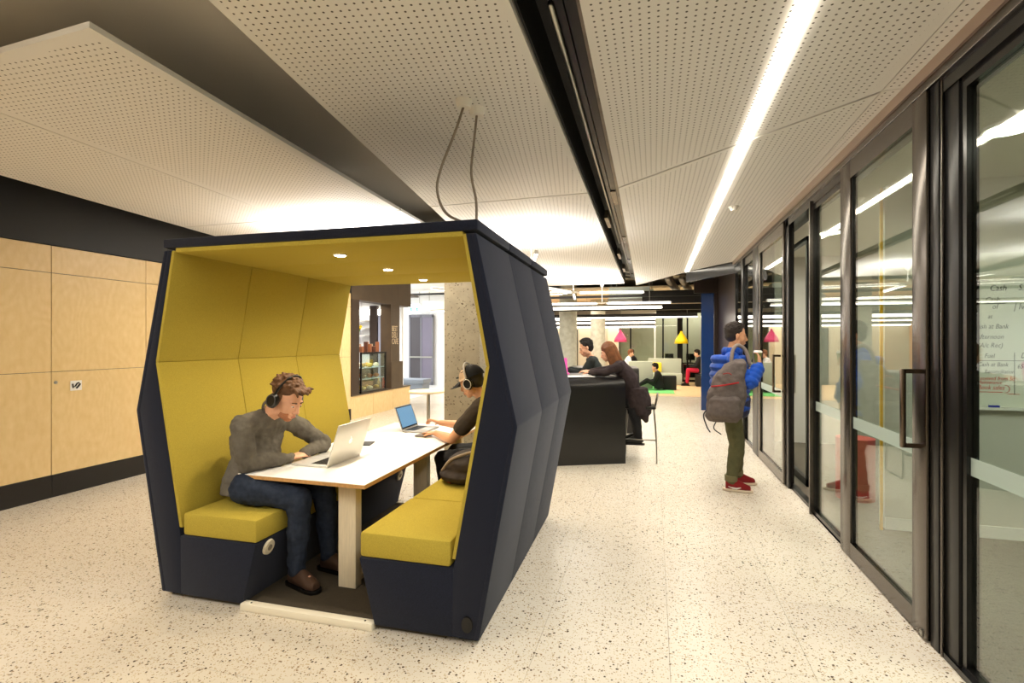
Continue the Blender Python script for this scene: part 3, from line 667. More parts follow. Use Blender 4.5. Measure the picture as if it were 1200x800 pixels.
def person(label, J, top, pants, shoe, skin=SKIN, hf=None, hu=(0, 0, 1), sleeve=1.0, vox=.006, wr=.012, detail=True, group=None):
    k = J.get('k', 1); gz = min(J['aL'].z, J['aR'].z)
    par = thing('person', label, 'person', (J['pelvis'].x, J['pelvis'].y, 0), 0, group)
    b = B(); torso(b, J)
    Hc = J['head']; capsule(b, J['neck']-(J['neck']-(J['sL']+J['sR'])/2)*.3, Hc-V(hu).normalized()*.06*k, .056*k, .052*k)
    head(b, Hc, hf, hu, J.get('hk', k))
    for s in 'LR':
        limb(b, [(J['s'+s], .052*k), (J['e'+s], .040*k)]); limb(b, [(J['e'+s], .041*k), (J['e'+s].lerp(J['w'+s], .3), .041*k), (J['w'+s], .026*k)])
        limb(b, [(J['h'+s], .084*k), (J['k'+s], .055*k)]); limb(b, [(J['k'+s], .055*k), (J['k'+s].lerp(J['a'+s], .3), .054*k), (J['a'+s], .036*k)])
        if 'hd'+s in J:
            d, nrm, sd, cu = J['hd'+s]; hand(b, J['w'+s], d, nrm, sd, cu, k)
        limb(b, [(J['a'+s], .035*k), (J['a'+s]+J['t'+s]*.55-V((0, 0, .03)), .032*k)])
    body = fuse('body', b, skin, par, vox, 2)
    b = B(); torso(b, J, .016, low=J.get('longtop', True))
    for s in 'LR':
        E, Wp = J['e'+s], J['w'+s]
        if sleeve >= 1:
            limb(b, [(J['s'+s], .068*k), (E, .055*k)]); limb(b, [(E, .056*k), (E.lerp(Wp, .3), .055*k), (E.lerp(Wp, .93), .036*k)])
            capsule(b, E.lerp(Wp, .92), E.lerp(Wp, .96), .037*k, .037*k)
        else: capsule(b, J['s'+s], J['s'+s].lerp(E, sleeve), .07*k, .07*k)
    fuse('top', b, top, par, max(vox, .007), 2, wr)
    b = B(); P = J['pelvis']; ax = (J['chest']-P).normalized(); lat = J['lat'].normalized(); dep = ax.cross(lat).normalized(); lat = dep.cross(ax)
    loft(b, [(P-ax*.11*k, lat*.14*k, dep*.10*k), (P, lat*.184*k, dep*.130*k), (P+ax*.07*k, lat*.168*k, dep*.122*k)], 20)
    for s in 'LR':
        limb(b, [(J['h'+s], .098*k), (J['k'+s], .070*k)]); limb(b, [(J['k'+s], .070*k), (J['k'+s].lerp(J['a'+s], .35), .066*k), (J['a'+s]+(J['k'+s]-J['a'+s])*.04, .052*k)])
    fuse('trousers', b, pants, par, max(vox, .008), 2, wr)
    for s in 'LR':
        A, t = J['a'+s], J['t'+s]; td = V((t.x, t.y, 0)).normalized(); sd = V((-td.y, td.x, 0)); g = A.z-J.get('ah', .09)
        b = B(); z = lambda h: g+h
        loft(b, [(V((A.x, A.y, z(.055)))-td*.055, sd*.030, V((0, 0, .05))), (V((A.x, A.y, z(.07))), sd*.040, V((0, 0, .062))), (V((A.x, A.y, z(.062)))+td*.07, sd*.043, V((0, 0, .056))), (V((A.x, A.y, z(.045)))+td*.14, sd*.047, V((0, 0, .038))), (V((A.x, A.y, z(.036)))+td*.19, sd*.030, V((0, 0, .027)))], 16)
        capsule(b, A, A+V((0, 0, .05)), .048, .045)
        so = fuse('shoe', b, shoe[0], par, .006, 2)
        b = B(); pts = []
        for a_, w_ in ((-.085, .022), (-.06, .036), (.0, .041), (.08, .047), (.14, .051), (.19, .042), (.215, .018)): pts.append((a_, w_))
        poly = [(A.x+td.x*a+sd.x*w, A.y+td.y*a+sd.y*w) for a, w in pts]+[(A.x+td.x*a-sd.x*w, A.y+td.y*a-sd.y*w) for a, w in pts[::-1]]
        prism(b, poly, 'z', g+.001, g+.024, bev=.004); world_child(obj('sole', b, shoe[1], None, 'auto'), par)
    return par, body
def hair(par, c, f, u, m, k=1, style='short', seed=1):
    R = random.Random(seed); f = V(f).normalized(); u = (V(u)-f*V(u).dot(f)).normalized(); l = u.cross(f); P = lambda a, b, h: c+(f*a+l*b+u*h)*k
    b = B()
    if style == 'curly':
        ellip(b, P(-.022, 0, .055), f*.097*k, l*.083*k, u*.085*k, 20)
        for _ in range(150):
            th = R.uniform(0, 6.283); ph = R.uniform(-.1, 1.57); x = math.cos(th)*math.cos(ph); y = math.sin(th)*math.cos(ph); z = math.sin(ph)
            if z < .25 and x > .35: continue
            p = P(-.02+.098*x, .083*y, .055+.083*z); q = p+V((R.uniform(-1, 1), R.uniform(-1, 1), R.uniform(-1, 1)))*.014
            capsule(b, p, q, .011*k, .007*k, 7)
        for _ in range(34):
            y = R.uniform(-.06, .06); p = P(.066+R.uniform(-.01, .015), y, .093+R.uniform(-.012, .018)); q = p+(f*.022+l*R.uniform(-.015, .015)+u*R.uniform(-.02, .008)); capsule(b, p, q, .010*k, .006*k, 7)
        for s in (-1, 1):
            ellip(b, P(-.005, s*.073, .01), f*.03*k, l*.012*k, u*.04*k, 10)
        return fuse('hair', b, m, par, .0045, 1)
    if style == 'short':
        ellip(b, P(-.024, 0, .047), f*.096*k, l*.084*k, u*.088*k, 20); ellip(b, P(-.04, 0, 0), f*.068*k, l*.078*k, u*.075*k, 16)
        for _ in range(120):
            th = R.uniform(0, 6.283); ph = R.uniform(.1, 1.57); x = math.cos(th)*math.cos(ph); y = math.sin(th)*math.cos(ph); z = math.sin(ph)
            if x > .5 and z < .4: continue
            p = P(-.02+.098*x, .083*y, .048+.088*z); q = p+(f*R.uniform(.0, .03)+l*R.uniform(-.01, .01)+u*R.uniform(0, .014))*k; capsule(b, p, q, .009*k, .004*k, 6)
        return fuse('hair', b, m, par, .005, 1)
    if style == 'long':
        ellip(b, P(-.022, 0, .05), f*.1*k, l*.09*k, u*.09*k, 20); ellip(b, P(-.045, 0, -.05), f*.065*k, l*.09*k, u*.12*k, 18)
        for _ in range(90):
            a = R.uniform(.9, 5.4); x = math.cos(a); y = math.sin(a); p = P(-.02+.09*x, .085*y, .06); q = P(-.03+.10*x, .1*y, -.15+R.uniform(-.04, .03)); capsule(b, p, q, .014*k, .008*k, 7)
        return fuse('hair', b, m, par, .006, 1)
def headphones(par, c, f, u, band, cup, ring, k=1):
    f = V(f).normalized(); u = (V(u)-f*V(u).dot(f)).normalized(); l = u.cross(f); P = lambda a, b, h: c+(f*a+l*b+u*h)*k
    t = thing('headphones', '', 'headphones', tuple(c))
    b = B(); tube(b, [P(-.01, .098*math.cos(a), .02+.13*math.sin(a)) for a in [math.pi*i/20 for i in range(21)]], .0085, 8); world_child(obj('headband', b, band, None, True), t)
    for s in (-1, 1):
        b = B(); x0, x1 = P(-.006, s*.078, -.01), P(-.006, s*.112, -.012); loft(b, [(x0, f*.032*k, u*.038*k), (x0.lerp(x1, .6), f*.04*k, u*.046*k), (x1, f*.034*k, u*.04*k)], 24); o = world_child(obj('ear_cup', b, cup, None, 'auto'), t)
        b = B(); x1b = P(-.006, s*.1135, -.012); x2 = P(-.006, s*.110, -.012); R_ = .031*k
        tube(b, [x1b+f*math.cos(a)*R_+u*math.sin(a)*R_*1.15 for a in [2*math.pi*i/24 for i in range(25)]], .003*k, 6); world_child(obj('cup_ring', b, ring, None, True), t)
    return t
# --- man in grey sweatshirt, left bench, facing +X, forearms folded on the table
hfL, huL = V((.86, -.06, -.50)), V((.45, 0, .86))
JL = dict(pelvis=V((-2.64, 2.85, .665)), chest=V((-2.65, 2.89, .95)), neck=V((-2.49, 2.85, 1.14)), head=V((-2.335, 2.80, 1.225)), lat=V((0, 1, 0)),
    sL=V((-2.56, 3.05, 1.05)), sR=V((-2.57, 2.67, 1.05)), eL=V((-2.44, 3.34, .815)), eR=V((-2.56, 2.695, .80)), wL=V((-2.44, 3.10, .79)), wR=V((-2.45, 2.98, .785)),
    hL=V((-2.56, 2.90, .645)), hR=V((-2.56, 2.69, .645)), kL=V((-2.16, 2.96, .60)), kR=V((-2.17, 2.72, .60)), aL=V((-2.15, 2.99, .12)), aR=V((-2.21, 2.74, .12)), tL=V((.2, -.02, 0)), tR=V((.2, -.05, 0)),
    hdL=(V((-.35, -1, -.06)), V((0, 0, 1)), 1, .12), hdR=(V((.05, 1, -.06)), V((0, 0, 1)), -1, .12), k=1.06, hk=1.1)
SWEAT = mat('washed_grey_sweatshirt', (100, 94, 84), .95, noise=.22, nscale=14, bump=.25, bscale=300, spec=.1)
JEAN = mat('blue_jeans', (44, 50, 62), .9, noise=.2, nscale=30, bump=.2, bscale=300, spec=.1)
par, body = person('young man in grey sweatshirt leaning on the table reading a laptop', JL, SWEAT, JEAN, (mat('brown_boots', (66, 46, 34), .6), DKBR), SKIN, hfL, huL, vox=.0048, wr=.028)
HB = mat('brown_curly_hair', (88, 58, 34), .7, noise=.35, nscale=30)
hair(par, JL['head'], hfL, huL, HB, 1.1, 'curly'); face_bits(par, JL['head'], hfL, huL, 1.1, (84, 54, 34))
b = B(); hc = JL['head']; f_ = hfL.normalized(); u_ = (huL-f_*huL.dot(f_)).normalized(); l_ = u_.cross(f_)
# short stubble beard as a thin shell on the jaw
ellip(b, hc+(f_*.040-u_*.072)*1.1, f_*.054*1.1, l_*.0535*1.1, u_*.044*1.1, 18); ellip(b, hc+(f_*.066-u_*.099)*1.1, f_*.026*1.1, l_*.028*1.1, u_*.0195*1.1, 12)
world_child(obj('beard', b, mat('stubble', (164, 108, 78), .9, noise=.2, nscale=200), None, True), par)
b = B(); nk = JL['neck']; nd = (JL['head']-nk).normalized(); nu, nw = frame(nd)
tube(b, [nk+nd*.005+nu*.068*math.cos(a)+nw*.068*math.sin(a) for a in [2*math.pi*i/24 for i in range(25)]], .009, 8); world_child(obj('collar', b, mat('collar_rib', (84, 78, 70), .95), None, True), par)
hp = headphones(par, JL['head'], hfL, huL, BLKM, BLKM, mat('cup_ring', (74, 72, 72), .3), 1.1); hp['label'] = 'black over-ear headphones worn by the man in grey sweatshirt'
# --- man in cap, right bench far end, facing -X
hfR, huR = V((-.90, .08, -.38)), V((-.36, 0, .93))
JR = dict(pelvis=V((-1.27, 4.02, .665)), chest=V((-1.28, 3.98, .95)), neck=V((-1.36, 3.98, 1.15)), head=V((-1.465, 3.97, 1.265)), lat=V((0, -1, 0)),
    sL=V((-1.34, 3.79, 1.07)), sR=V((-1.33, 4.16, 1.07)), eL=V((-1.60, 3.86, .795)), eR=V((-1.62, 4.32, .83)), wL=V((-1.87, 4.13, .785)), wR=V((-1.90, 4.30, .85)),
    hL=V((-1.30, 3.92, .645)), hR=V((-1.30, 4.14, .645)), kL=V((-1.70, 3.90, .62)), kR=V((-1.70, 4.18, .62)), aL=V((-1.62, 3.92, .12)), aR=V((-1.62, 4.18, .12)), tL=V((-.2, 0, 0)), tR=V((-.2, 0, 0)),
    hdL=(V((-1, .45, -.05)), V((0, 0, 1)), -1, .2), hdR=(V((-1, .1, .25)), V((0, .3, 1)), 1, .6), k=1.0, hk=1.03)
TSH = mat('dark_tshirt', (62, 54, 46), .95, noise=.1, nscale=20, spec=.1)
par, body = person('man in black cap and dark t-shirt typing on the small laptop', JR, TSH, mat('black_jeans', (24, 24, 26), .9), (BLKM, BLACK), SKIN2, hfR, huR, sleeve=.62, vox=.005, wr=.012)
hair(par, JR['head'], hfR, huR, mat('dark_hair', (30, 24, 20), .7), .98, 'short', 3); face_bits(par, JR['head'], hfR, huR, 1.03, (40, 30, 22))
cap = thing('baseball_cap', 'black and cream baseball cap worn by the man typing', 'cap', tuple(JR['head']))
f_ = hfR.normalized(); u_ = (huR-f_*huR.dot(f_)).normalized(); l_ = u_.cross(f_); hc = JR['head']
def capshell(a0, a1, name, m, rr=1.):
    b = B(); rows = []
    for i in range(9):
        ph = math.radians(2+i*11); row = []
        for j in range(17):
            th = a0+(a1-a0)*j/16; row.append(b.verts.new(hc-f_*.014+u_*.028+(f_*.116*math.cos(th)+l_*.098*math.sin(th))*math.cos(ph)*rr+u_*.112*math.sin(ph)*rr))
        rows.append(row)
    for r0, r1 in zip(rows, rows[1:]):
        for j in range(16): b.faces.new([r0[j], r0[j+1], r1[j+1], r1[j]])
    bmesh.ops.solidify(b, geom=list(b.faces), thickness=.004)
    return world_child(obj(name, b, m, None, True), cap)
capshell(1.42, 4.86, 'crown', mat('cap_black', (20, 19, 20), .85)); capshell(-1.42, 1.42, 'front_panel', mat('cap_cream', (196, 166, 132), .85))
b = B(); rows = []
for i in range(6):
    row = []
    for j in range(13):
        th = -1.05+2.1*j/12; r = .098+.092*i/5*math.cos(th*.85); row.append(b.verts.new(hc+u_*(.040-.034*i/5-.014*abs(th)**2*.5)+f_*(r*math.cos(th)+.01)+l_*r*math.sin(th)*(.95-.02*i)))
    rows.append(row)
for r0, r1 in zip(rows, rows[1:]):
    for j in range(12): b.faces.new([r0[j], r0[j+1], r1[j+1], r1[j]])
bmesh.ops.solidify(b, geom=list(b.faces), thickness=.009); world_child(obj('peak', b, mat('cap_black', (20, 19, 20), .85), None, True), cap)
b = B(); tube(b, [hc+f_*.108*1.0+u_*.075+l_*x for x in (-.03, -.01, .01, .03)], .006, 6); world_child(obj('badge', b, mat('cap_black', (20, 19, 20), .85), None, True), cap)
hp = headphones(par, JR['head'], hfR, huR, mat('silver_band', (150, 144, 134), .4), BLKM, mat('ring_silver', (200, 194, 184), .3, metal=.4), 1.1); hp['label'] = 'silver and black headphones over the black cap'
# bag on right bench
bg = thing('rucksack', 'dark brown rucksack lying on the right bench beside capped man', 'bag', (-1.33, 3.62, .55))
b = B(); ellip(b, (0, 0, .11), (.20, .03, 0), (0, .19, 0), (0, 0, .115), 20); ellip(b, (-.05, -.03, .05), (.2, 0, 0), (0, .19, 0), (0, 0, .07), 20)
fuse('body', b, mat('brown_canvas', (46, 36, 30), .8, noise=.2, nscale=30), None, .01, 2, .02).parent = bg
b = B(); tube(b, spline([(-.2, -.12, .08), (-.12, -.14, .17), (.0, -.12, .22), (.1, -.05, .235)]), .012, 6); obj('strap', b, mat('strap_taupe', (140, 122, 100), .8), bg, True)
b = B(); capsule(b, (-.19, -.12, .03), (-.12, -.16, .02), .018, .018, 8); obj('red_tab', b, mat('red_cloth', (150, 24, 28), .7), bg, True)

# --- standing man, blue puffer jacket, facing +X
JS = dict(pelvis=V((.80, 5.93, .93)), chest=V((.78, 5.91, 1.22)), neck=V((.82, 5.92, 1.49)), head=V((.855, 5.90, 1.665)), lat=V((-.15, 1, 0)),
    sL=V((.80, 6.12, 1.42)), sR=V((.80, 5.70, 1.41)), eL=V((.90, 6.20, 1.14)), eR=V((.945, 5.61, 1.165)), wL=V((.95, 6.16, .96)), wR=V((1.06, 5.73, 1.36)),
    hL=V((.81, 6.02, .90)), hR=V((.80, 5.84, .90)), kL=V((.90, 6.06, .50)), kR=V((.85, 5.84, .50)), aL=V((.90, 6.12, .092)), aR=V((.80, 5.84, .092)), tL=V((.2, .05, 0)), tR=V((.2, -.02, 0)),
    hdL=(V((.0, 0, -1)), V((.8, .3, 0)), 1, .3), hdR=(V((.05, .45, .9)), V((1, -.5, .1)), 1, .55), k=1.05, hk=1.05, longtop=True)
hfS, huS = V((.95, .12, -.12)), V((.1, 0, 1))
OLIVE = mat('olive_trousers', (86, 84, 58), .95, noise=.12, nscale=20, spec=.1)
BLUE = mat('blue_nylon', (18, 66, 150), .5, noise=.12, nscale=10, spec=.4)
par, body = person('standing man in blue puffer jacket and olive trousers holding a coffee', JS, BLUE, OLIVE, (mat('dark_red_suede', (122, 22, 26), .8), mat('cream_sole', (206, 186, 160), .7)), SKIN2, hfS, huS, vox=.006, wr=.012)
hair(par, JS['head'], hfS, huS, mat('black_brown_hair', (38, 30, 26), .6), 1.06, 'short', 5); face_bits(par, JS['head'], hfS, huS, 1.05, (36, 28, 22))
# puffer tubes (quilting) over torso and sleeve
b = B()
tb = [V((.79, 5.91, .90+.085*i)) for i in range(7)]
for i, c in enumerate(tb):
    w = (.225, .225, .22, .215, .215, .21, .20)[i]
    for a in range(20):
        t0, t1 = 2*math.pi*a/20, 2*math.pi*(a+1)/20
        p = c+V((math.cos(t0)*w*.74, math.sin(t0)*w, 0)); q = c+V((math.cos(t1)*w*.74, math.sin(t1)*w, 0)); capsule(b, p, q, .046, .046, 8)
for s in 'LR':
    for (A_, B_, n_) in ((JS['s'+s], JS['e'+s], 4), (JS['e'+s], JS['w'+s].lerp(JS['e'+s], .12), 4)):
        for i in range(n_):
            ellip(b, A_.lerp(B_, (i+.5)/n_), *(lambda d: (frame(d)[0]*.080*(1-.03*i), frame(d)[1]*.080*(1-.03*i), d*.052))((B_-A_).normalized()), 14)
for a in range(14):
    t0 = 2*math.pi*a/14; ellip(b, JS['neck']+V((math.cos(t0)*.075, math.sin(t0)*.08, .0)), V((.035, 0, 0)), V((0, .035, 0)), V((0, 0, .05)), 8)
loft(b, [(V((.79, 5.91, .86)), V((.16, 0, 0)), V((0, .215, 0))), (V((.78, 5.91, 1.40)), V((.14, 0, 0)), V((0, .20, 0)))], 20)
fuse('puffer_jacket', b, BLUE, par, .008, 2)
b = B(); loft(b, [(V((.80, 5.91, .80)), V((.168, 0, 0)), V((0, .225, 0))), (V((.80, 5.91, .84)), V((.19, 0, 0)), V((0, .245, 0))), (V((.80, 5.91, .98)), V((.205, 0, 0)), V((0, .258, 0))), (V((.80, 5.91, 1.03)), V((.19, 0, 0)), V((0, .24, 0)))], 24); fuse('jacket_hem', b, mat('navy_nylon', (24, 30, 58), .6), par, .009, 2, .012)
# shoe stripe on the near shoe
b = B(); A_ = JS['aR']; pts = [(-.035, .055), (.01, .035), (.05, .032), (.10, .05), (.12, .058), (.10, .058), (.05, .046), (.0, .048)]
prism(b, [(A_.x+x, z) for x, z in pts], 'y', A_.y-.052, A_.y-.036); world_child(obj('shoe_swoosh', b, WHITE, None), par)
# rolled cuffs
for s in 'LR':
    b = B(); A_ = JS['a'+s]; loft(b, [(A_+V((0, 0, .015)), V((.064, 0, 0)), V((0, .064, 0))), (A_+V((0, 0, .075)), V((.066, 0, 0)), V((0, .066, 0)))], 18); world_child(obj('trouser_cuff', b, mat('olive_cuff', (104, 98, 68), .95), None, 'auto'), par)
cup = thing('coffee_cup', 'takeaway coffee cup with white lid held by the standing man', 'cup', (1.055, 5.80, 1.385))
b = B(); loft(b, [((0, 0, z), (r, 0, 0), (0, r, 0)) for z, r in ((0, .029), (.1, .040))], 24); obj('paper_cup', b, mat('green_cup', (112, 118, 60), .6), cup, 'auto')
b = B(); loft(b, [((0, 0, z), (r, 0, 0), (0, r, 0)) for z, r in ((.098, .043), (.11, .043), (.112, .037), (.122, .036))], 24); obj('lid', b, WHITE, cup, 'auto')
bp_ = thing('backpack', 'grey-brown backpack with red stripe slung on standing man\'s shoulder', 'backpack', (.735, 5.60, .77), -.25)
BPM = mat('taupe_canvas', (92, 82, 76), .9, noise=.15, nscale=25, bump=.2)
b = B(); loft(b, [((0, 0, .0), (.15, 0, 0), (0, .08, 0)), ((0, 0, .04), (.20, 0, 0), (0, .12, 0)), ((-.01, 0, .25), (.21, 0, 0), (0, .13, 0)), ((-.02, .01, .42), (.165, 0, 0), (0, .11, 0)), ((.02, .03, .54), (.11, 0, 0), (0, .07, 0)), ((.05, .05, .58), (.05, 0, 0), (0, .03, 0))], 24)
for v in b.verts: v.co.x += (v.co.z-.25)*.22; v.co.z *= 1.12; v.co.x *= .9
o = fuse('main_compartment', b, BPM, None, .012, 2, .03); o.parent = bp_
b = B(); loft(b, [((-.03, -.10, .04), (.12, 0, 0), (0, .03, 0)), ((-.03, -.12, .08), (.15, 0, 0), (0, .045, 0)), ((-.01, -.12, .24), (.145, 0, 0), (0, .045, 0)), ((0, -.10, .28), (.12, 0, 0), (0, .02, 0))], 20)
o = fuse('front_pocket', b, BPM, None, .012, 2, .02); o.parent = bp_
b = B(); tube(b, spline([(-.14, -.135, .37), (-.04, -.150, .385), (.12, -.125, .42)]), .009, 6); obj('red_stripe', b, mat('red_cloth', (176, 28, 30), .7), bp_, True)
b = B(); tube(b, spline([(-.03, -.115, .50), (.02, -.115, .51), (.05, -.105, .495)]), .006, 6); obj('red_emblem', b, mat('red_cloth2', (140, 40, 36), .7), bp_, True)
b = B(); sp_ = spline([(.03, .02, .50), (.03, .03, .60), (.04, .06, .73), (.08, .12, .79), (.15, .17, .74), (.19, .17, .60)])
for p, q in zip(sp_, sp_[1:]): capsule(b, p, q, .021, .021, 8)
o = fuse('shoulder_strap', b, mat('strap_grey', (122, 108, 98), .85), None, .008, 2); o.parent = bp_
b = B(); tube(b, spline([(-.18, 0, .14), (-.23, -.03, .06), (-.20, -.02, -.06), (-.17, 0, -.12)]), .007, 6); obj('hanging_strap', b, DGREY, bp_, True)
b = B(); tube(b, spline([(-.10, 0, .02), (-.13, -.03, -.07), (-.06, -.02, -.13)]), .006, 6); obj('hanging_strap', b, DGREY, bp_, True)

# ------------------------------------------------------------------ GLAZED WALL, X = 1.39
gw = root('wall_right_glazed')
bx('header', (1.39, 1.50, -3.6, 9.85, 2.935, 3.03), BRONZE, gw, .004)
bx('header_fascia', (1.375, 1.39, -3.6, 9.85, 2.985, 3.05), mat('rose_bronze', (176, 156, 142), .3, metal=.8), gw)
bx('head_channel', (1.41, 1.56, -3.6, 9.85, 2.86, 2.935), DKBR, gw)
bx('floor_track', (1.41, 1.47, -3.6, 3.10, .0, .03), DKBR, gw); bx('floor_track', (1.475, 1.49, -3.6, 3.10, .0, .012), STEEL, gw)
bx('floor_track', (1.42, 1.46, 4.45, 5.26, 0, .02), DKBR, gw); bx('floor_track', (1.44, 1.5, 5.3, 6.2, 0, .03), BLKM, gw)
def post(x0, x1, y0, y1, m=DKBR, z0=0, z1=2.935): return bx('post', (x0, x1, y0, y1, z0, z1), m, gw, .003)
post(1.42, 1.47, 2.93, 3.07, BLKM); post(1.405, 1.42, 3.045, 3.06, BRONZE)
post(1.405, 1.46, 3.075, 3.155, BLKM)
def leaf(n, y0, y1, x=1.39, stile=.12, top=.13, bot=.11, z1=2.93, m=BRONZE, band=True, first_stile=None, th=.045, back=True):
    r = root('door_%d' % n)
    s0 = first_stile or stile
    bx('stile', (x, x+th, y0, y0+s0, .012, z1), m, r, .003); bx('stile', (x, x+th, y1-stile, y1, .012, z1), m, r, .003)
    bx('top_rail', (x+.001, x+th, y0+s0, y1-stile, z1-top, z1), m, r); bx('bottom_rail', (x+.001, x+th, y0+s0, y1-stile, .012, .012+bot), m, r)
    bx('inner_bead', (x+th, x+th+.012, y0, y1, .012, .05), DKBR, r)
    for yy in (y0+s0, y1-stile-.012): bx('glazing_bead', (x+.012, x+th, yy, yy+.012, .012+bot, z1-top), BLKM, r)
    bx('pane', (x+.02, x+.028, y0+s0+.004, y1-stile-.004, .012+bot, z1-top), GLASS, r)
    if band: bx('frosted_band', (x+.017, x+.0185, y0+s0+.01, y1-stile-.01, .965, 1.05), FROST, r)
    return r
def pull(r, x, y, z0=1.02, z1=1.45, out=.085, r2=.011):
    h = bx('handle', (x-out, x-out+.022, y-.014, y+.014, z0, z1), STEEL if False else mat('handle_bronze', (120, 106, 92), .25, metal=1), r, .003)
    for z in (z0+.012, z1-.012):
        e = bx('handle_arm', (x-out+.02, x, y-.011, y+.011, z-.012, z+.012), MATS['handle_bronze'], h)
    return h
d1 = leaf(1, 3.165, 4.44, stile=.2, first_stile=.15); pull(d1, 1.39, 3.24)
bx('edge_seal', (1.432, 1.45, 3.16, 3.17, .02, 2.9), BLACK, d1)
bx('drop_bolt', (1.383, 1.392, 3.19, 3.215, .02, .05), STEEL, d1)
# near fixed pane
def window(n, y0, y1, x, fr_=.04, z1=2.86, band=True, bot=.05, m=DKBR):
    r = root('window_%d' % n)
    for yy in (y0, y1-fr_): bx('window_frame', (x, x+.05, yy, yy+fr_, .0, z1), m, r)
    bx('window_frame', (x, x+.05, y0+fr_, y1-fr_, .0, bot), m, r); bx('window_frame', (x, x+.05, y0+fr_, y1-fr_, z1-.05, z1), m, r)
    bx('pane', (x+.02, x+.028, y0+fr_, y1-fr_, bot, z1-.05), GLASS, r)
    if band: bx('frosted_band', (x+.017, x+.0185, y0+fr_, y1-fr_, .965, 1.05), FROST, r)
    return r
window(1, -3.5, 2.925, 1.43)
window(2, 4.46, 5.26, 1.42)
bx('edge_cover', (1.392, 1.42, 5.235, 5.262, 0, 2.9), BRONZE, gw)
d2 = leaf(2, 6.22, 7.62, stile=.10, first_stile=.06); pull(d2, 1.39, 6.34)
post(1.41, 1.45, 6.08, 6.21, BLKM); post(1.39, 1.60, 7.64, 8.02, BLKM); 
window(3, 8.05, 8.85, 1.41, band=False); post(1.39, 1.60, 8.86, 9.05, BLKM); window(4, 9.05, 9.8, 1.41, band=False)
bx('edge_seal', (1.435, 1.50, 6.222, 6.262, .02, 2.9), BLACK, d2)
h2 = bx('handle', (1.52, 1.54, 6.32, 6.35, 1.02, 1.45), STEEL, d2)
# inner door frame seen through the opening
dr = root('door_3')
for y in (6.20, 7.3): bx('stile', (1.62, 1.67, y, y+.05, 0, 2.76), BLKM, dr)
bx('top_rail', (1.62, 1.67, 6.2, 7.35, 2.71, 2.76), BLKM, dr); bx('bottom_rail', (1.62, 1.67, 6.2, 7.35, 0, .08), BLKM, dr)
# end pillars beyond the glass wall
nb = thing('blue_panel', 'tall glossy dark blue wall panel behind the standing man', 'wall panel', (1.07, 12.5, 0)); bx('panel', (0, .27, 0, .1, 0, 2.72), mat('gloss_blue', (22, 50, 96), .15, spec=.8), nb)
bk = thing('black_pillar', 'tall black-brown pillar between blue panel and glazed doors', 'pillar', (1.35, 12.45, 0)); bx('panel', (0, .5, 0, .5, 0, 3.3), mat('brown_black', (34, 25, 20), .3), bk)
struct(bx('wall_glazed_end', (1.42, 1.62, 9.85, 12.4, 0, 3.3), mat('brown_black', (34, 25, 20), .3)))
struct(bx('trim_4', (.9, 1.9, 12.38, 12.44, 2.72, 3.4), mat('brown_black', (34, 25, 20), .3)))

# ------------------------------------------------------------------ rooms behind the glass
RC = mat('room_ceiling', (206, 200, 184), .7)
struct(bx('ceiling_meeting_room', (1.56, 6, -4, 9.8, 2.93, 3.0), RC))
struct(bx('wall_meeting_partition', (1.90, 6, 5.0, 5.12, 0, 2.93), GREY))
struct(bx('wall_meeting_side', (4.6, 4.7, -4, 5.0, 0, 2.93), GREY))
struct(bx('wall_meeting_back', (1.62, 6, 8.9, 9.0, 0, 2.93), GREY))
struct(bx('wall_inner', (3.6, 3.7, 5.12, 8.9, 0, 2.93), mat('pink_grey_wall', (206, 196, 186), .7)))
struct(bx('baseboard_partition', (1.90, 4.6, 4.988, 5.0, .002, .10), WHITE))
ys_ = thing('yellow_strip', 'thin vertical yellow strip behind the middle glass door', 'strip', (1.86, 4.96, 0)); bx('strip', (-.006, .012, 0, .02, .0, 2.9), mat('yellow_strip', (238, 178, 20), .5), ys_)
ps = thing('red_bin', 'pinkish red cylindrical stool inside the glazed room', 'stool', (1.98, 5.9, 0)); b = B(); cyl(b, (0, 0), .17, 0, .62, 32); obj('drum', b, mat('red_drum', (206, 84, 76), .6), ps, 'auto')
for k, (x, y) in enumerate(((2.12, 3.82), (2.1, 1.6), (2.05, 6.9))):
    t = thing('ceiling_light', ['round white ceiling light seen through the near glass pane', 'round ceiling light in meeting room, nearest the camera', 'round ceiling light in the inner room behind the far glass door'][k], 'ceiling light', (x, y, 2.93), 0, 'round lights in the glazed rooms')
    b = B(); cyl(b, (0, 0), .14, -.02, 0); obj('rim', b, WHITE, t, 'auto'); b = B(); cyl(b, (0, 0), .125, -.024, -.019); obj('diffuser', b, LEDS, t, 'auto')
wb = thing('whiteboard', 'large whiteboard with handwritten black and red notes in meeting room', 'whiteboard', (2.49, 4.985, 1.07))
bx('board', (0, 2.0, -.004, .012, .0, 1.25), mat('board_white', (222, 222, 204), .25), wb); bx('frame_edge', (-.015, 0, -.008, .012, -.01, 1.26), SILV, wb); bx('pen_tray', (0, 2.0, -.06, .0, -.02, .0), WHITE, wb)
pn = bx('marker', (2.60, 2.67, 4.94, 4.955, 1.071, 1.087), mat('blue_marker', (40, 50, 160), .4)); tag(pn, 'blue marker pen lying in the whiteboard tray', 'marker')
INK = mat('black_ink', (50, 48, 44), .6); RED = mat('red_ink', (206, 60, 48), .6)
def wr_(s, x, z, size, m=INK, sx=.8): text(s, size, Matrix.Translation((x, -.005, z)) @ FACE_CAM, m, wb, 'handwriting', .0004, .25, sx=sx)
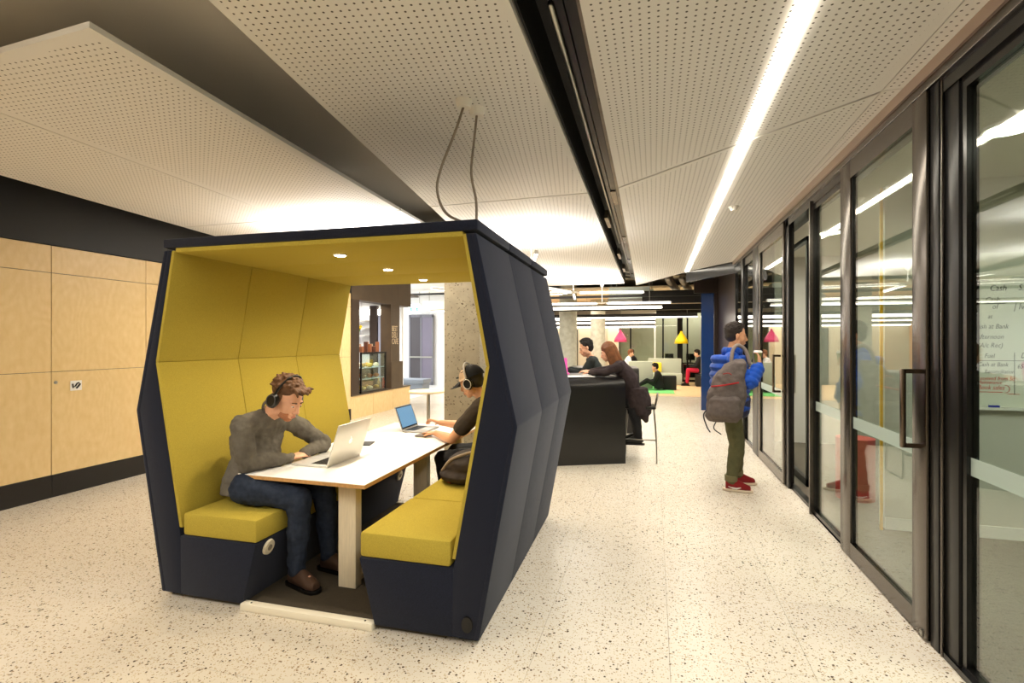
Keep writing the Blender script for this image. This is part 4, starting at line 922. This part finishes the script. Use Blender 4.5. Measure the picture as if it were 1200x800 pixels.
for s, u, v, sz in (('~~', 1148, 331, .06), ('Cash', 1158, 341, .07), ('S.', 1191, 341, .07), ('Cash', 1153, 354, .06), ('of', 1161, 362, .06), ('| Iv', 1186, 363, .07), ('at', 1156, 373, .05), ('Cash at Bank', 1139, 385, .055), ('Afternoon', 1142, 397, .055), ('(A/c Rec)', 1144, 407, .055), ('Fuel', 1152, 419, .052), ('D', 1194, 419, .06), ('Cash at Bank', 1144, 429, .048), ('650', 1190, 431, .05), ('Reconciliation', 1152, 437, .044)):
    wr_(s, (u-1135)*.0057, .53-(v-400)*.00695, sz)
for s, u, v, sz in (('Received from Sis', 1143, 445, .044), ('Maintenance', 1144, 449.5, .04), ('Book sales', 1144, 456, .052)):
    wr_(s, (u-1135)*.0057, .53-(v-400)*.00695, sz, RED)
for nm_, d, m_ in (('ruled_line', (.0, .5, -.0055, -.004, .373, .377), INK), ('ruled_line', (.295, .299, -.0055, -.004, .10, .44), INK), ('underline', (.02, .22, -.0055, -.004, .118, .123), RED), ('underline', (.25, .33, -.0055, -.004, .105, .109), RED), ('underline', (.10, .24, -.0055, -.004, .835, .839), INK)):
    bx(nm_, d, m_, wb)
b = B(); tube(b, [(.235+.03*math.cos(a), -.006, .147+.03*math.sin(a)) for a in [-1.6+3.2*i/12 for i in range(13)]], .002, 5); obj('ringed_mark', b, RED, wb, True)

# ------------------------------------------------------------------ BLACK COUNTER + people at it
def counter(label, cx, cy, rz, w, dep, h=1.13):
    t = thing('high_counter', label, 'counter', (cx, cy, 0), rz)
    r = .16; arc = [(r-r*math.cos(a), h-r+r*math.sin(a)) for a in [math.pi/2*i/10 for i in range(11)]]
    o_ = [(0, 0)]+arc+[(dep, h)]; i_ = [(dep, h-.07), (r, h-.07)]+[(r-(r-.07)*math.cos(a), h-r+(r-.07)*math.sin(a)) for a in [math.pi/2*(9-i)/10 for i in range(10)]]+[(.07, 0)]
    obj('shell', prism(B(), o_+i_, 'x', -w, 0), mat('black_laminate', (20, 18, 17), .28, spec=.6), t, 'auto')
    bx('end_panel', (-w+.02, -w+.1, .08, dep-.05, 0, h-.07), BLACK, t)
    return t
ct_ = counter('black high counter with curved front edge, nearest beyond the booth', -.355, 6.76, .42, 1.4, 1.0)
counter('second black counter behind the nearer one, seen under the woman\'s coat', -.24, 9.0, .1, 1.2, .9)
for k, (x, y, rz, w, l, lab) in enumerate(((-1.0, 6.75, .5, .42, .3, 'large white drawing sheet on the counter front'), (-1.35, 6.95, .2, .3, .21, 'white paper beside the pink folder on counter'), (-.80, 6.98, .3, .3, .2, 'white paper under the seated man\'s hands'))):
    o = bx('paper_sheet', (-w/2, w/2, -l/2, l/2, 0, .003), WHITE); o.location = (x, y, 1.1315+.0035*k); o.rotation_euler = (0, 0, rz); tag(o, lab, 'paper', 'papers on the counter')
pk = thing('pink_laptop', 'pink laptop standing open on the counter left of the man', 'laptop', (-1.33, 7.12, 1.142), .3)
PNK = mat('hot_pink', (224, 80, 170), .5); bx('base', (-.15, .15, -.2, 0, 0, .015), PNK, pk)
b = box(B(), -.15, .15, -.005, .005, 0, .22); o = obj('lid', b, PNK, pk); o.rotation_euler = (-.35, 0, 0); o.location = (0, 0, .012)
# woman in dark coat at the right end
JW = dict(pelvis=V((-.26, 7.05, .82)), chest=V((-.33, 7.02, 1.10)), neck=V((-.47, 7.02, 1.34)), head=V((-.60, 7.0, 1.455)), lat=V((.1, -1, 0)),
    sL=V((-.45, 6.84, 1.27)), sR=V((-.43, 7.20, 1.27)), eL=V((-.62, 6.80, 1.19)), eR=V((-.66, 7.26, 1.19)), wL=V((-.84, 6.86, 1.18)), wR=V((-.86, 7.18, 1.18)),
    hL=V((-.30, 6.97, .80)), hR=V((-.30, 7.15, .80)), kL=V((-.22, 6.95, .52)), kR=V((-.24, 7.2, .52)), aL=V((-.20, 6.98, .30)), aR=V((-.22, 7.2, .30)), tL=V((-.2, 0, 0)), tR=V((-.2, 0, 0)),
    hdL=(V((-1, .2, .2)), V((0, -.2, 1)), -1, .4), hdR=(V((-1, -.1, .1)), V((0, 0, 1)), 1, .3), k=.97, hk=1.0)
COAT = mat('dark_coat', (46, 36, 36), .9, noise=.2, nscale=20)
hfW, huW = V((-.92, -.15, -.35)), V((-.3, 0, 1))
parW, _ = person('woman with long brown hair in dark coat leaning on the counter', JW, COAT, mat('black_jeans', (24, 24, 26), .9), (BLKM, BLACK), SKIN, hfW, huW, vox=.008, wr=.02)
hair(parW, JW['head'], hfW, huW, mat('auburn_hair', (112, 68, 38), .55, noise=.3, nscale=25), 1.05, 'long', 2); face_bits(parW, JW['head'], hfW, huW, 1.0, (90, 56, 34))
b = B(); loft(b, [(V((-.24, 7.06, .98)), V((.16, 0, 0)), V((0, .2, 0))), (V((-.20, 7.06, .8)), V((.17, 0, 0)), V((0, .21, 0))), (V((-.16, 7.06, .62)), V((.13, 0, 0)), V((0, .2, 0)))], 20)
capsule(b, V((-.14, 6.95, .66)), V((-.10, 6.97, .55)), .09, .04)
fuse('coat_skirt', b, COAT, parW, .012, 2, .02)
# man behind the counter
JM = dict(pelvis=V((-.86, 8.05, .82)), chest=V((-.89, 8.0, 1.10)), neck=V((-.96, 7.98, 1.36)), head=V((-1.02, 7.95, 1.50)), lat=V((.1, -1, 0)),
    sL=V((-.93, 7.80, 1.29)), sR=V((-.92, 8.16, 1.29)), eL=V((-1.06, 7.76, 1.08)), eR=V((-1.08, 8.2, 1.10)), wL=V((-1.28, 7.72, 1.17)), wR=V((-1.3, 7.98, 1.17)),
    hL=V((-.9, 7.96, .80)), hR=V((-.9, 8.14, .80)), kL=V((-1.2, 7.96, .72)), kR=V((-1.2, 8.14, .72)), aL=V((-1.1, 7.96, .3)), aR=V((-1.1, 8.14, .3)), tL=V((-.2, 0, 0)), tR=V((-.2, 0, 0)),
    hdL=(V((-1, -.1, 0)), V((0, 0, 1)), -1, .3), hdR=(V((-1, 0, 0)), V((0, 0, 1)), 1, .3), k=1.02, hk=1.08)
hfM, huM = V((-.9, -.25, -.35)), V((-.3, 0, 1))
parM, _ = person('man with short black hair in dark shirt seated behind the counter', JM, mat('charcoal_shirt', (38, 42, 40), .9), mat('black_jeans', (24, 24, 26), .9), (BLKM, BLACK), SKIN, hfM, huM, vox=.009, wr=.014)
hair(parM, JM['head'], hfM, huM, mat('black_hair', (24, 20, 18), .6), 1.1, 'short', 8); face_bits(parM, JM['head'], hfM, huM, 1.08, (30, 24, 20))
# stools (chrome wire frame)
def stool(x, y, rz, lab):
    t = thing('bar_stool', lab, 'stool', (x, y, 0), rz, 'stools at the black counter')
    b = box(B(), -.2, .2, -.19, .19, .70, .735, bev=.015); obj('seat', b, BLKM, t, 'auto')
    for s in (-1, 1):
        b = B(); tube(b, spline([(s*.17, -.15, .70), (s*.2, -.2, .35), (s*.21, -.22, .02), (s*.21, 0, .012), (s*.21, .22, .02), (s*.2, .2, .35), (s*.17, .16, .70)], 6), .009, 8); obj('leg', b, STEEL, t, True)
    b = B(); tube(b, [(-.2, -.2, .3), (.2, -.2, .3)], .008, 8); obj('foot_rail', b, STEEL, t, True)
    b = B(); tube(b, spline([(.19, -.15, .72), (.22, -.13, .88), (.22, 0, .9), (.22, .13, .88), (.19, .15, .72)], 6), .009, 8); obj('back_loop', b, STEEL, t, True)
    return t
stool(-.17, 7.08, 0, 'chrome wire-legged stool under the woman in the dark coat'); stool(-.84, 8.05, 0, 'stool behind the counter under the man in dark shirt')

# ------------------------------------------------------------------ STAR PENDANTS
def star(x, y, z, angs, L, lab, energy=55, cable_top=3.05):
    t = thing('pendant_light', lab, 'pendant light', (x, y, z), 0, 'white linear star pendants')
    b = B(); cyl(b, (0, 0), .03, cable_top-z-.13, cable_top-z-.0, r1=.06); obj('canopy', b, WHITE, t, 'auto')
    b = B(); tube(b, [(0, 0, .02), (0, 0, cable_top-z-.1)], .004, 6); obj('cable', b, WHITE, t, True)
    b = B(); cyl(b, (0, 0), .10, 0, .02, r1=.13); obj('hub', b, WHITE, t, 'auto')
    for a in angs:
        d = V((math.cos(a), math.sin(a), 0)); n_ = V((-d.y, d.x, 0)); p = [d*.1+n_*.022, d*L+n_*.022, d*L-n_*.022, d*.1-n_*.022]
        ar = obj('arm', prism(B(), [(v.x, v.y) for v in p], 'z', -.02, .02), WHITE, t)
        obj('diffuser', prism(B(), [(v.x, v.y) for v in [d*.14+n_*.018, d*(L-.02)+n_*.018, d*(L-.02)-n_*.018, d*.14-n_*.018]], 'z', .019, .023), LEDS, ar)
        obj('diffuser', prism(B(), [(v.x, v.y) for v in [d*.14+n_*.018, d*(L-.02)+n_*.018, d*(L-.02)-n_*.018, d*.14-n_*.018]], 'z', -.023, -.019), LEDS, ar)
    area((x, y, z+.05), (1.2, 1.2), energy, NEUT, up=True)
star(-1.6, 6.65, 2.62, (1.9, 3.6, 5.0), 1.1, 'white star pendant rising behind the booth roof', 40)
star(-1.68, 10.9, 2.66, (.15, 1.7, 3.3, 4.4), 1.5, 'white star pendant over the corridor beyond the nearer one', 34)
star(-3.75, 5.8, 2.60, (.7, 2.8, 4.9), 1.0, 'white star pendant hidden behind the booth lighting left ceiling', 110)
star(-1.2, 12.3, 2.52, (.05, 3.2), 1.6, 'long bright linear pendant furthest under the panel ceiling', 20)
star(-3.2, 9.6, 2.55, (.2, 2.2, 4.3), 1.5, 'white star pendant left of the round columns', 50, 3.48)
# long linear pendants in the exposed-services zone
for k, (x0, x1, y, z) in enumerate(((-6, .2, 12.9, 2.45), (-5.5, 1.3, 16.5, 2.38))):
    t = thing('linear_pendant', ['long white linear pendant crossing in front of the columns', 'long linear pendant on a black beam further back'][k], 'pendant light', (0, y, z), .0)
    bx('housing', (x0, x1, -.03, .03, 0, .10 if k else .04), BLACK if k else WHITE, t); bx('diffuser', (x0, x1, -.025, .025, -.03, 0), LEDS, t)
    for x in (x0+.5, (x0+x1)/2, x1-.3): b = B(); tube(b, [(x, 0, .04), (x, 0, 3.48-z if not k else 3.2-z)], .005, 5); obj('cable', b, STEEL, t, True)

# ------------------------------------------------------------------ EXPOSED SERVICES beyond the panels
for k, (x, y) in enumerate(((-.85, 14.4), (-.75, 15.1))):
    t = thing('fan_coil_unit', ['pale fan coil unit under the slab, nearer', 'pale fan coil unit under the slab, behind the nearer'][k], 'air unit', (x, y, 2.72+.0*k))
    bx('casing', (-.35, .75, -.2, .25, 0, .38), mat('unit_white', (206, 216, 206), .5), t, .01); bx('flange', (-.38, .78, -.22, -.2, -.02, .06), STEEL, t)
    for xr in (-.3, .7): bx('hanger_rod', (xr-.01, xr+.01, 0, .02, .38, .76), STEEL, t)
for k in range(5):
    x = .35+.33*k; b = B(); tube(b, [(x, 12.9, 3.16-.02*k), (x+.15, 14.2, 3.1), (x+.3, 15.4, 3.1)], .10, 16)
    tag(obj('air_duct', b, GALV, smooth=True), ['leftmost shiny round duct in the exposed ceiling', 'second shiny duct from left in exposed ceiling', 'middle shiny duct in the exposed ceiling', 'fourth shiny duct from left in exposed ceiling', 'rightmost shiny duct in the exposed ceiling'][k], 'duct', 'galvanised ducts')
for k, (x0, x1, y, z) in enumerate(((-5.8, 1.4, 13.7, 2.78), (-5.8, 1.9, 15.2, 2.52), (-.3, 1.9, 14.0, 2.62))):
    tag(bx('service_beam', (x0, x1, y, y+.1, z, z+(.06, .16, .34)[k]), BLACK), ['thin black cable tray across the exposed ceiling', 'deep black beam across the far ceiling edge', 'short black bulkhead under the ducts'][k], 'beam')
for k in range(3):
    b = B(); tube(b, [(-.2-.8*k, 13.3, 3.38), (.4-.8*k, 14.0, 3.40), (1.3-.8*k, 14.6, 3.38)], .035, 8); tag(obj('service_pipe', b, mat('pipe_grey', (80, 78, 70), .4), smooth=True), ['grey service pipe above the right fan coil', 'grey service pipe left of the fan coils', 'grey service pipe nearest the round column'][k], 'pipe')
# grille frame hanging by the glazed wall
gf = thing('ceiling_hatch', 'black edged ceiling return at end of the panel ceiling', 'ceiling edge', (1.0, 10.6, 2.95))
b = prism(B(), [(-.35, .45), (.45, -.85), (.45, -.75), (-.30, .52)], 'z', -.12, .08); obj('edge_board', b, DKBR, gf)

# ------------------------------------------------------------------ FAR LOUNGE
FY = 21.0
struct(bx('wall_far_office', (-5.9, -1.8, FY, FY+.1, 0, 2.3), mat('far_grey', (176, 168, 146), .8)))
struct(bx('wall_far_right', (1.9, 6, FY, FY+.1, 0, 3.2), mat('far_brown', (60, 46, 36), .6)))
for k, z in enumerate((2.16, 2.32, 2.46)):
    t = thing('lit_bulkhead', ['lowest lit band of the stepped far bulkhead', 'middle lit band of the stepped far bulkhead', 'top lit band of the stepped far bulkhead'][k], 'light band', (0, FY-.35-.22*k, z))
    bx('housing', (-5.8, .06, 0, .3, .05, .13), BLACK, t); bx('diffuser', (-5.8, .06, -.01, .29, 0, .05), LEDS, t)
tag(bx('timber_post', (-1.8, -1.4, FY-.1, FY, 0, 2.2), ASH), 'pale timber post between the far offices', 'post')
tag(bx('dark_doorway', (-3.3, -3.05, FY-.06, FY-.01, 0, 2.1), BLACK), 'narrow black door frame at far left office', 'door frame')
go = root('window_5')
for x in (-1.4, -.9, .05, .36, 1.0, 1.28, 1.85): bx('mullion', (x-.03 if x != 1.0 else x-.1, x+.03 if x != 1.0 else x+.1, FY-.06, FY, 0, 2.75 if x > .1 else 2.2), BLKM if x in (-.9, .36, 1.0, 1.28, 1.85) else WHITE, go)
bx('head_rail', (.1, 1.9, FY-.07, FY, 2.72, 2.85), BLKM, go); bx('plinth', (.36, 1.9, FY-.03, FY, 0, .1), BLKM, go)
for x0, x1 in ((-1.37, -.93), (-.87, .02), (.08, .33), (.39, .9), (1.1, 1.25), (1.31, 1.82)): bx('pane', (x0, x1, FY-.03, FY-.02, .1, 2.2 if x1 < .1 else 2.72), GLASS, go)
struct(bx('wall_office_back', (-1.4, 6, FY+1.6, FY+1.7, 0, 3.2), mat('office_panel', (212, 204, 186), .7)))
for k, (x, z, c_, y) in enumerate(((-1.24, 1.72, (214, 70, 120), FY-1.1), (1.0, 1.66, (232, 196, 20), FY-1.1))):
    t = thing('pendant_lamp', ['pink conical pendant lamp hanging at the far office', 'yellow conical pendant lamp at the far right office'][k], 'pendant lamp', (x, y, z))
    b = B(); loft(b, [((0, 0, h_), (r, 0, 0), (0, r, 0)) for h_, r in ((-.14, .25), (.0, .22), (.16, .12), (.27, .05), (.33, .03))], 24); obj('shade', b, mat('shade%d' % k, c_, .5), t, True)
    b = B(); tube(b, [(0, 0, .3), (0, 0, 3.2-z)], .006, 6); obj('cord', b, BLKM, t, True)
rug = tag(bx('green_rug', (-.75, .62, 16.1, 19.2, .004, .014), mat('rug_green', (110, 190, 110), .95)), 'bright green rug under the sofas at the far end', 'rug')
SG = mat('sofa_sage', (172, 176, 158), .9)
def sofa(x, y, w, h, lab, back=True):
    t = thing('sofa', lab, 'sofa', (x, y, .014), 0); b = box(B(), -w/2, w/2, -.3, .3, 0, .42, bev=.03); obj('seat', b, SG, t, 'auto')
    if back: b = box(B(), -w/2, w/2, -.38, -.25, 0, h, bev=.03); obj('backrest', b, SG, t, 'auto')
    else: b = box(B(), -w/2, w/2, .28, .4, 0, h, bev=.03); obj('backrest', b, SG, t, 'auto')
    return t
sofa(-.42, 17.9, .78, .92, 'sage high-backed sofa with its back to the camera'); sofa(.40, 19.6, 1.2, .95, 'long sage sofa behind the high-backed one, holding yellow cushion', False)
t = thing('cushion', 'yellow cushion on the long sage sofa', 'cushion', (.12, 19.62, .62), 0); b = box(B(), -.17, .17, -.06, .06, -.17, .2, bev=.05); obj('cover', b, mat('cushion_yellow', (236, 206, 60), .8), t, 'auto')
cbm = mat('cube_black', (34, 33, 32), .8)
t = thing('ottoman', 'dark cube ottoman behind the person sitting on the green rug', 'ottoman', (.50, 17.5, .014)); b = box(B(), -.22, .22, -.22, .22, 0, .45, bev=.02); obj('body', b, cbm, t, 'auto')
def seated(x, y, z, rz, lab, topm, legm, hairm, legs=True, seat=.45, hs='short'):
    k = 1.0; R_ = Matrix.Rotation(rz, 3, 'Z'); Q = lambda a, b_, c_: V((x, y, z))+R_ @ V((a, b_, c_))
    J = dict(pelvis=Q(0, 0, seat+.12), chest=Q(.02, 0, seat+.38), neck=Q(.07, 0, seat+.60), head=Q(.12, 0, seat+.72), lat=R_ @ V((0, 1, 0)), sL=Q(.04, .18, seat+.53), sR=Q(.04, -.18, seat+.53), eL=Q(.16, .2, seat+.27), eR=Q(.16, -.2, seat+.27), wL=Q(.36, .1, seat+.25), wR=Q(.36, -.1, seat+.25),
        hL=Q(0, .09, seat+.1), hR=Q(0, -.09, seat+.1), kL=Q(.42, .1, seat+.12), kR=Q(.42, -.1, seat+.12), aL=Q(.46, .1, .1), aR=Q(.46, -.1, .1), tL=R_ @ V((.2, 0, 0)), tR=R_ @ V((.2, 0, 0)), k=1.0)
    if not legs:
        J['kL'] = Q(.38, .1, .32); J['kR'] = Q(.36, -.1, .28); J['aL'] = Q(.72, .1, .1); J['aR'] = Q(.70, -.1, .1)
    d = R_ @ V((1, 0, 0)); par, _ = person(lab, J, topm, legm, (BLKM, BLACK), SKIN, d+V((0, 0, -.3)), V((0, 0, 1)), vox=.013, wr=0)
    hair(par, J['head'], d+V((0, 0, -.3)), V((0, 0, 1)), hairm, 1.04, hs, 5)
    return par
BT = mat('black_top', (26, 26, 28), .9); BH = MATS['black_hair']
seated(.17, 17.2, .014, math.pi, 'person in black sitting on the green rug against the cube', BT, BT, BH, False, seat=.02)
bench_ = thing('low_bench', 'dark low bench at right under the person in red trousers', 'bench', (1.75, 19.2, .004)); b = box(B(), -.3, .5, -.3, .3, 0, .42, bev=.02); obj('body', b, cbm, bench_, 'auto')
seated(1.62, 19.2, .004, math.pi, 'person in black top and red trousers sitting on low bench', BT, mat('red_trousers', (176, 24, 52), .8), BH)
seated(-.93, 18.9, .0, 0, 'person with light brown hair behind the high-backed sofa', mat('white_shirt', (220, 220, 220), .8), BT, MATS['auburn_hair'])
seated(-.72, 20.3, .0, math.pi, 'person with black hair in dark top behind the sofa', BT, BT, BH)
for k, x in enumerate((-.93, -.72)):
    t = thing('seat_cube', ['grey seat cube under the brown-haired person', 'grey seat cube under the black-haired person'][k], 'seat', (x, 18.9+1.4*k, .004)); b = box(B(), -.2, .2, -.2, .2, 0, .43, bev=.02); obj('body', b, SG, t, 'auto')
for k, x in enumerate((.62, 1.45)):
    t = thing('office_desk', ['black desk behind the glass left of the thick mullion', 'black desk behind the glass right of the thick mullion'][k], 'desk', (x, FY+.7, 0)); bx('top', (-.32, .32, -.3, .3, .70, .74), BLKM, t)
    for sx_ in (-.3, .28): bx('leg', (sx_, sx_+.03, -.28, .28, 0, .70), BLKM, t)
    bx('modesty_panel', (-.3, .3, -.27, -.25, .15, .68), BLKM, t)
    b = box(B(), -.17, .17, 0, .02, .1, .36); o = obj('monitor', b, BLKM); o.location = (x, FY+.8, .74); bx('stand', (-.03, .03, 0, .03, 0, .12), BLKM, o); bx('stand_base', (-.09, .09, -.05, .07, 0, .01), BLKM, o); tag(o, ['dark monitor on the left far desk', 'dark monitor on the right far desk'][k], 'monitor')
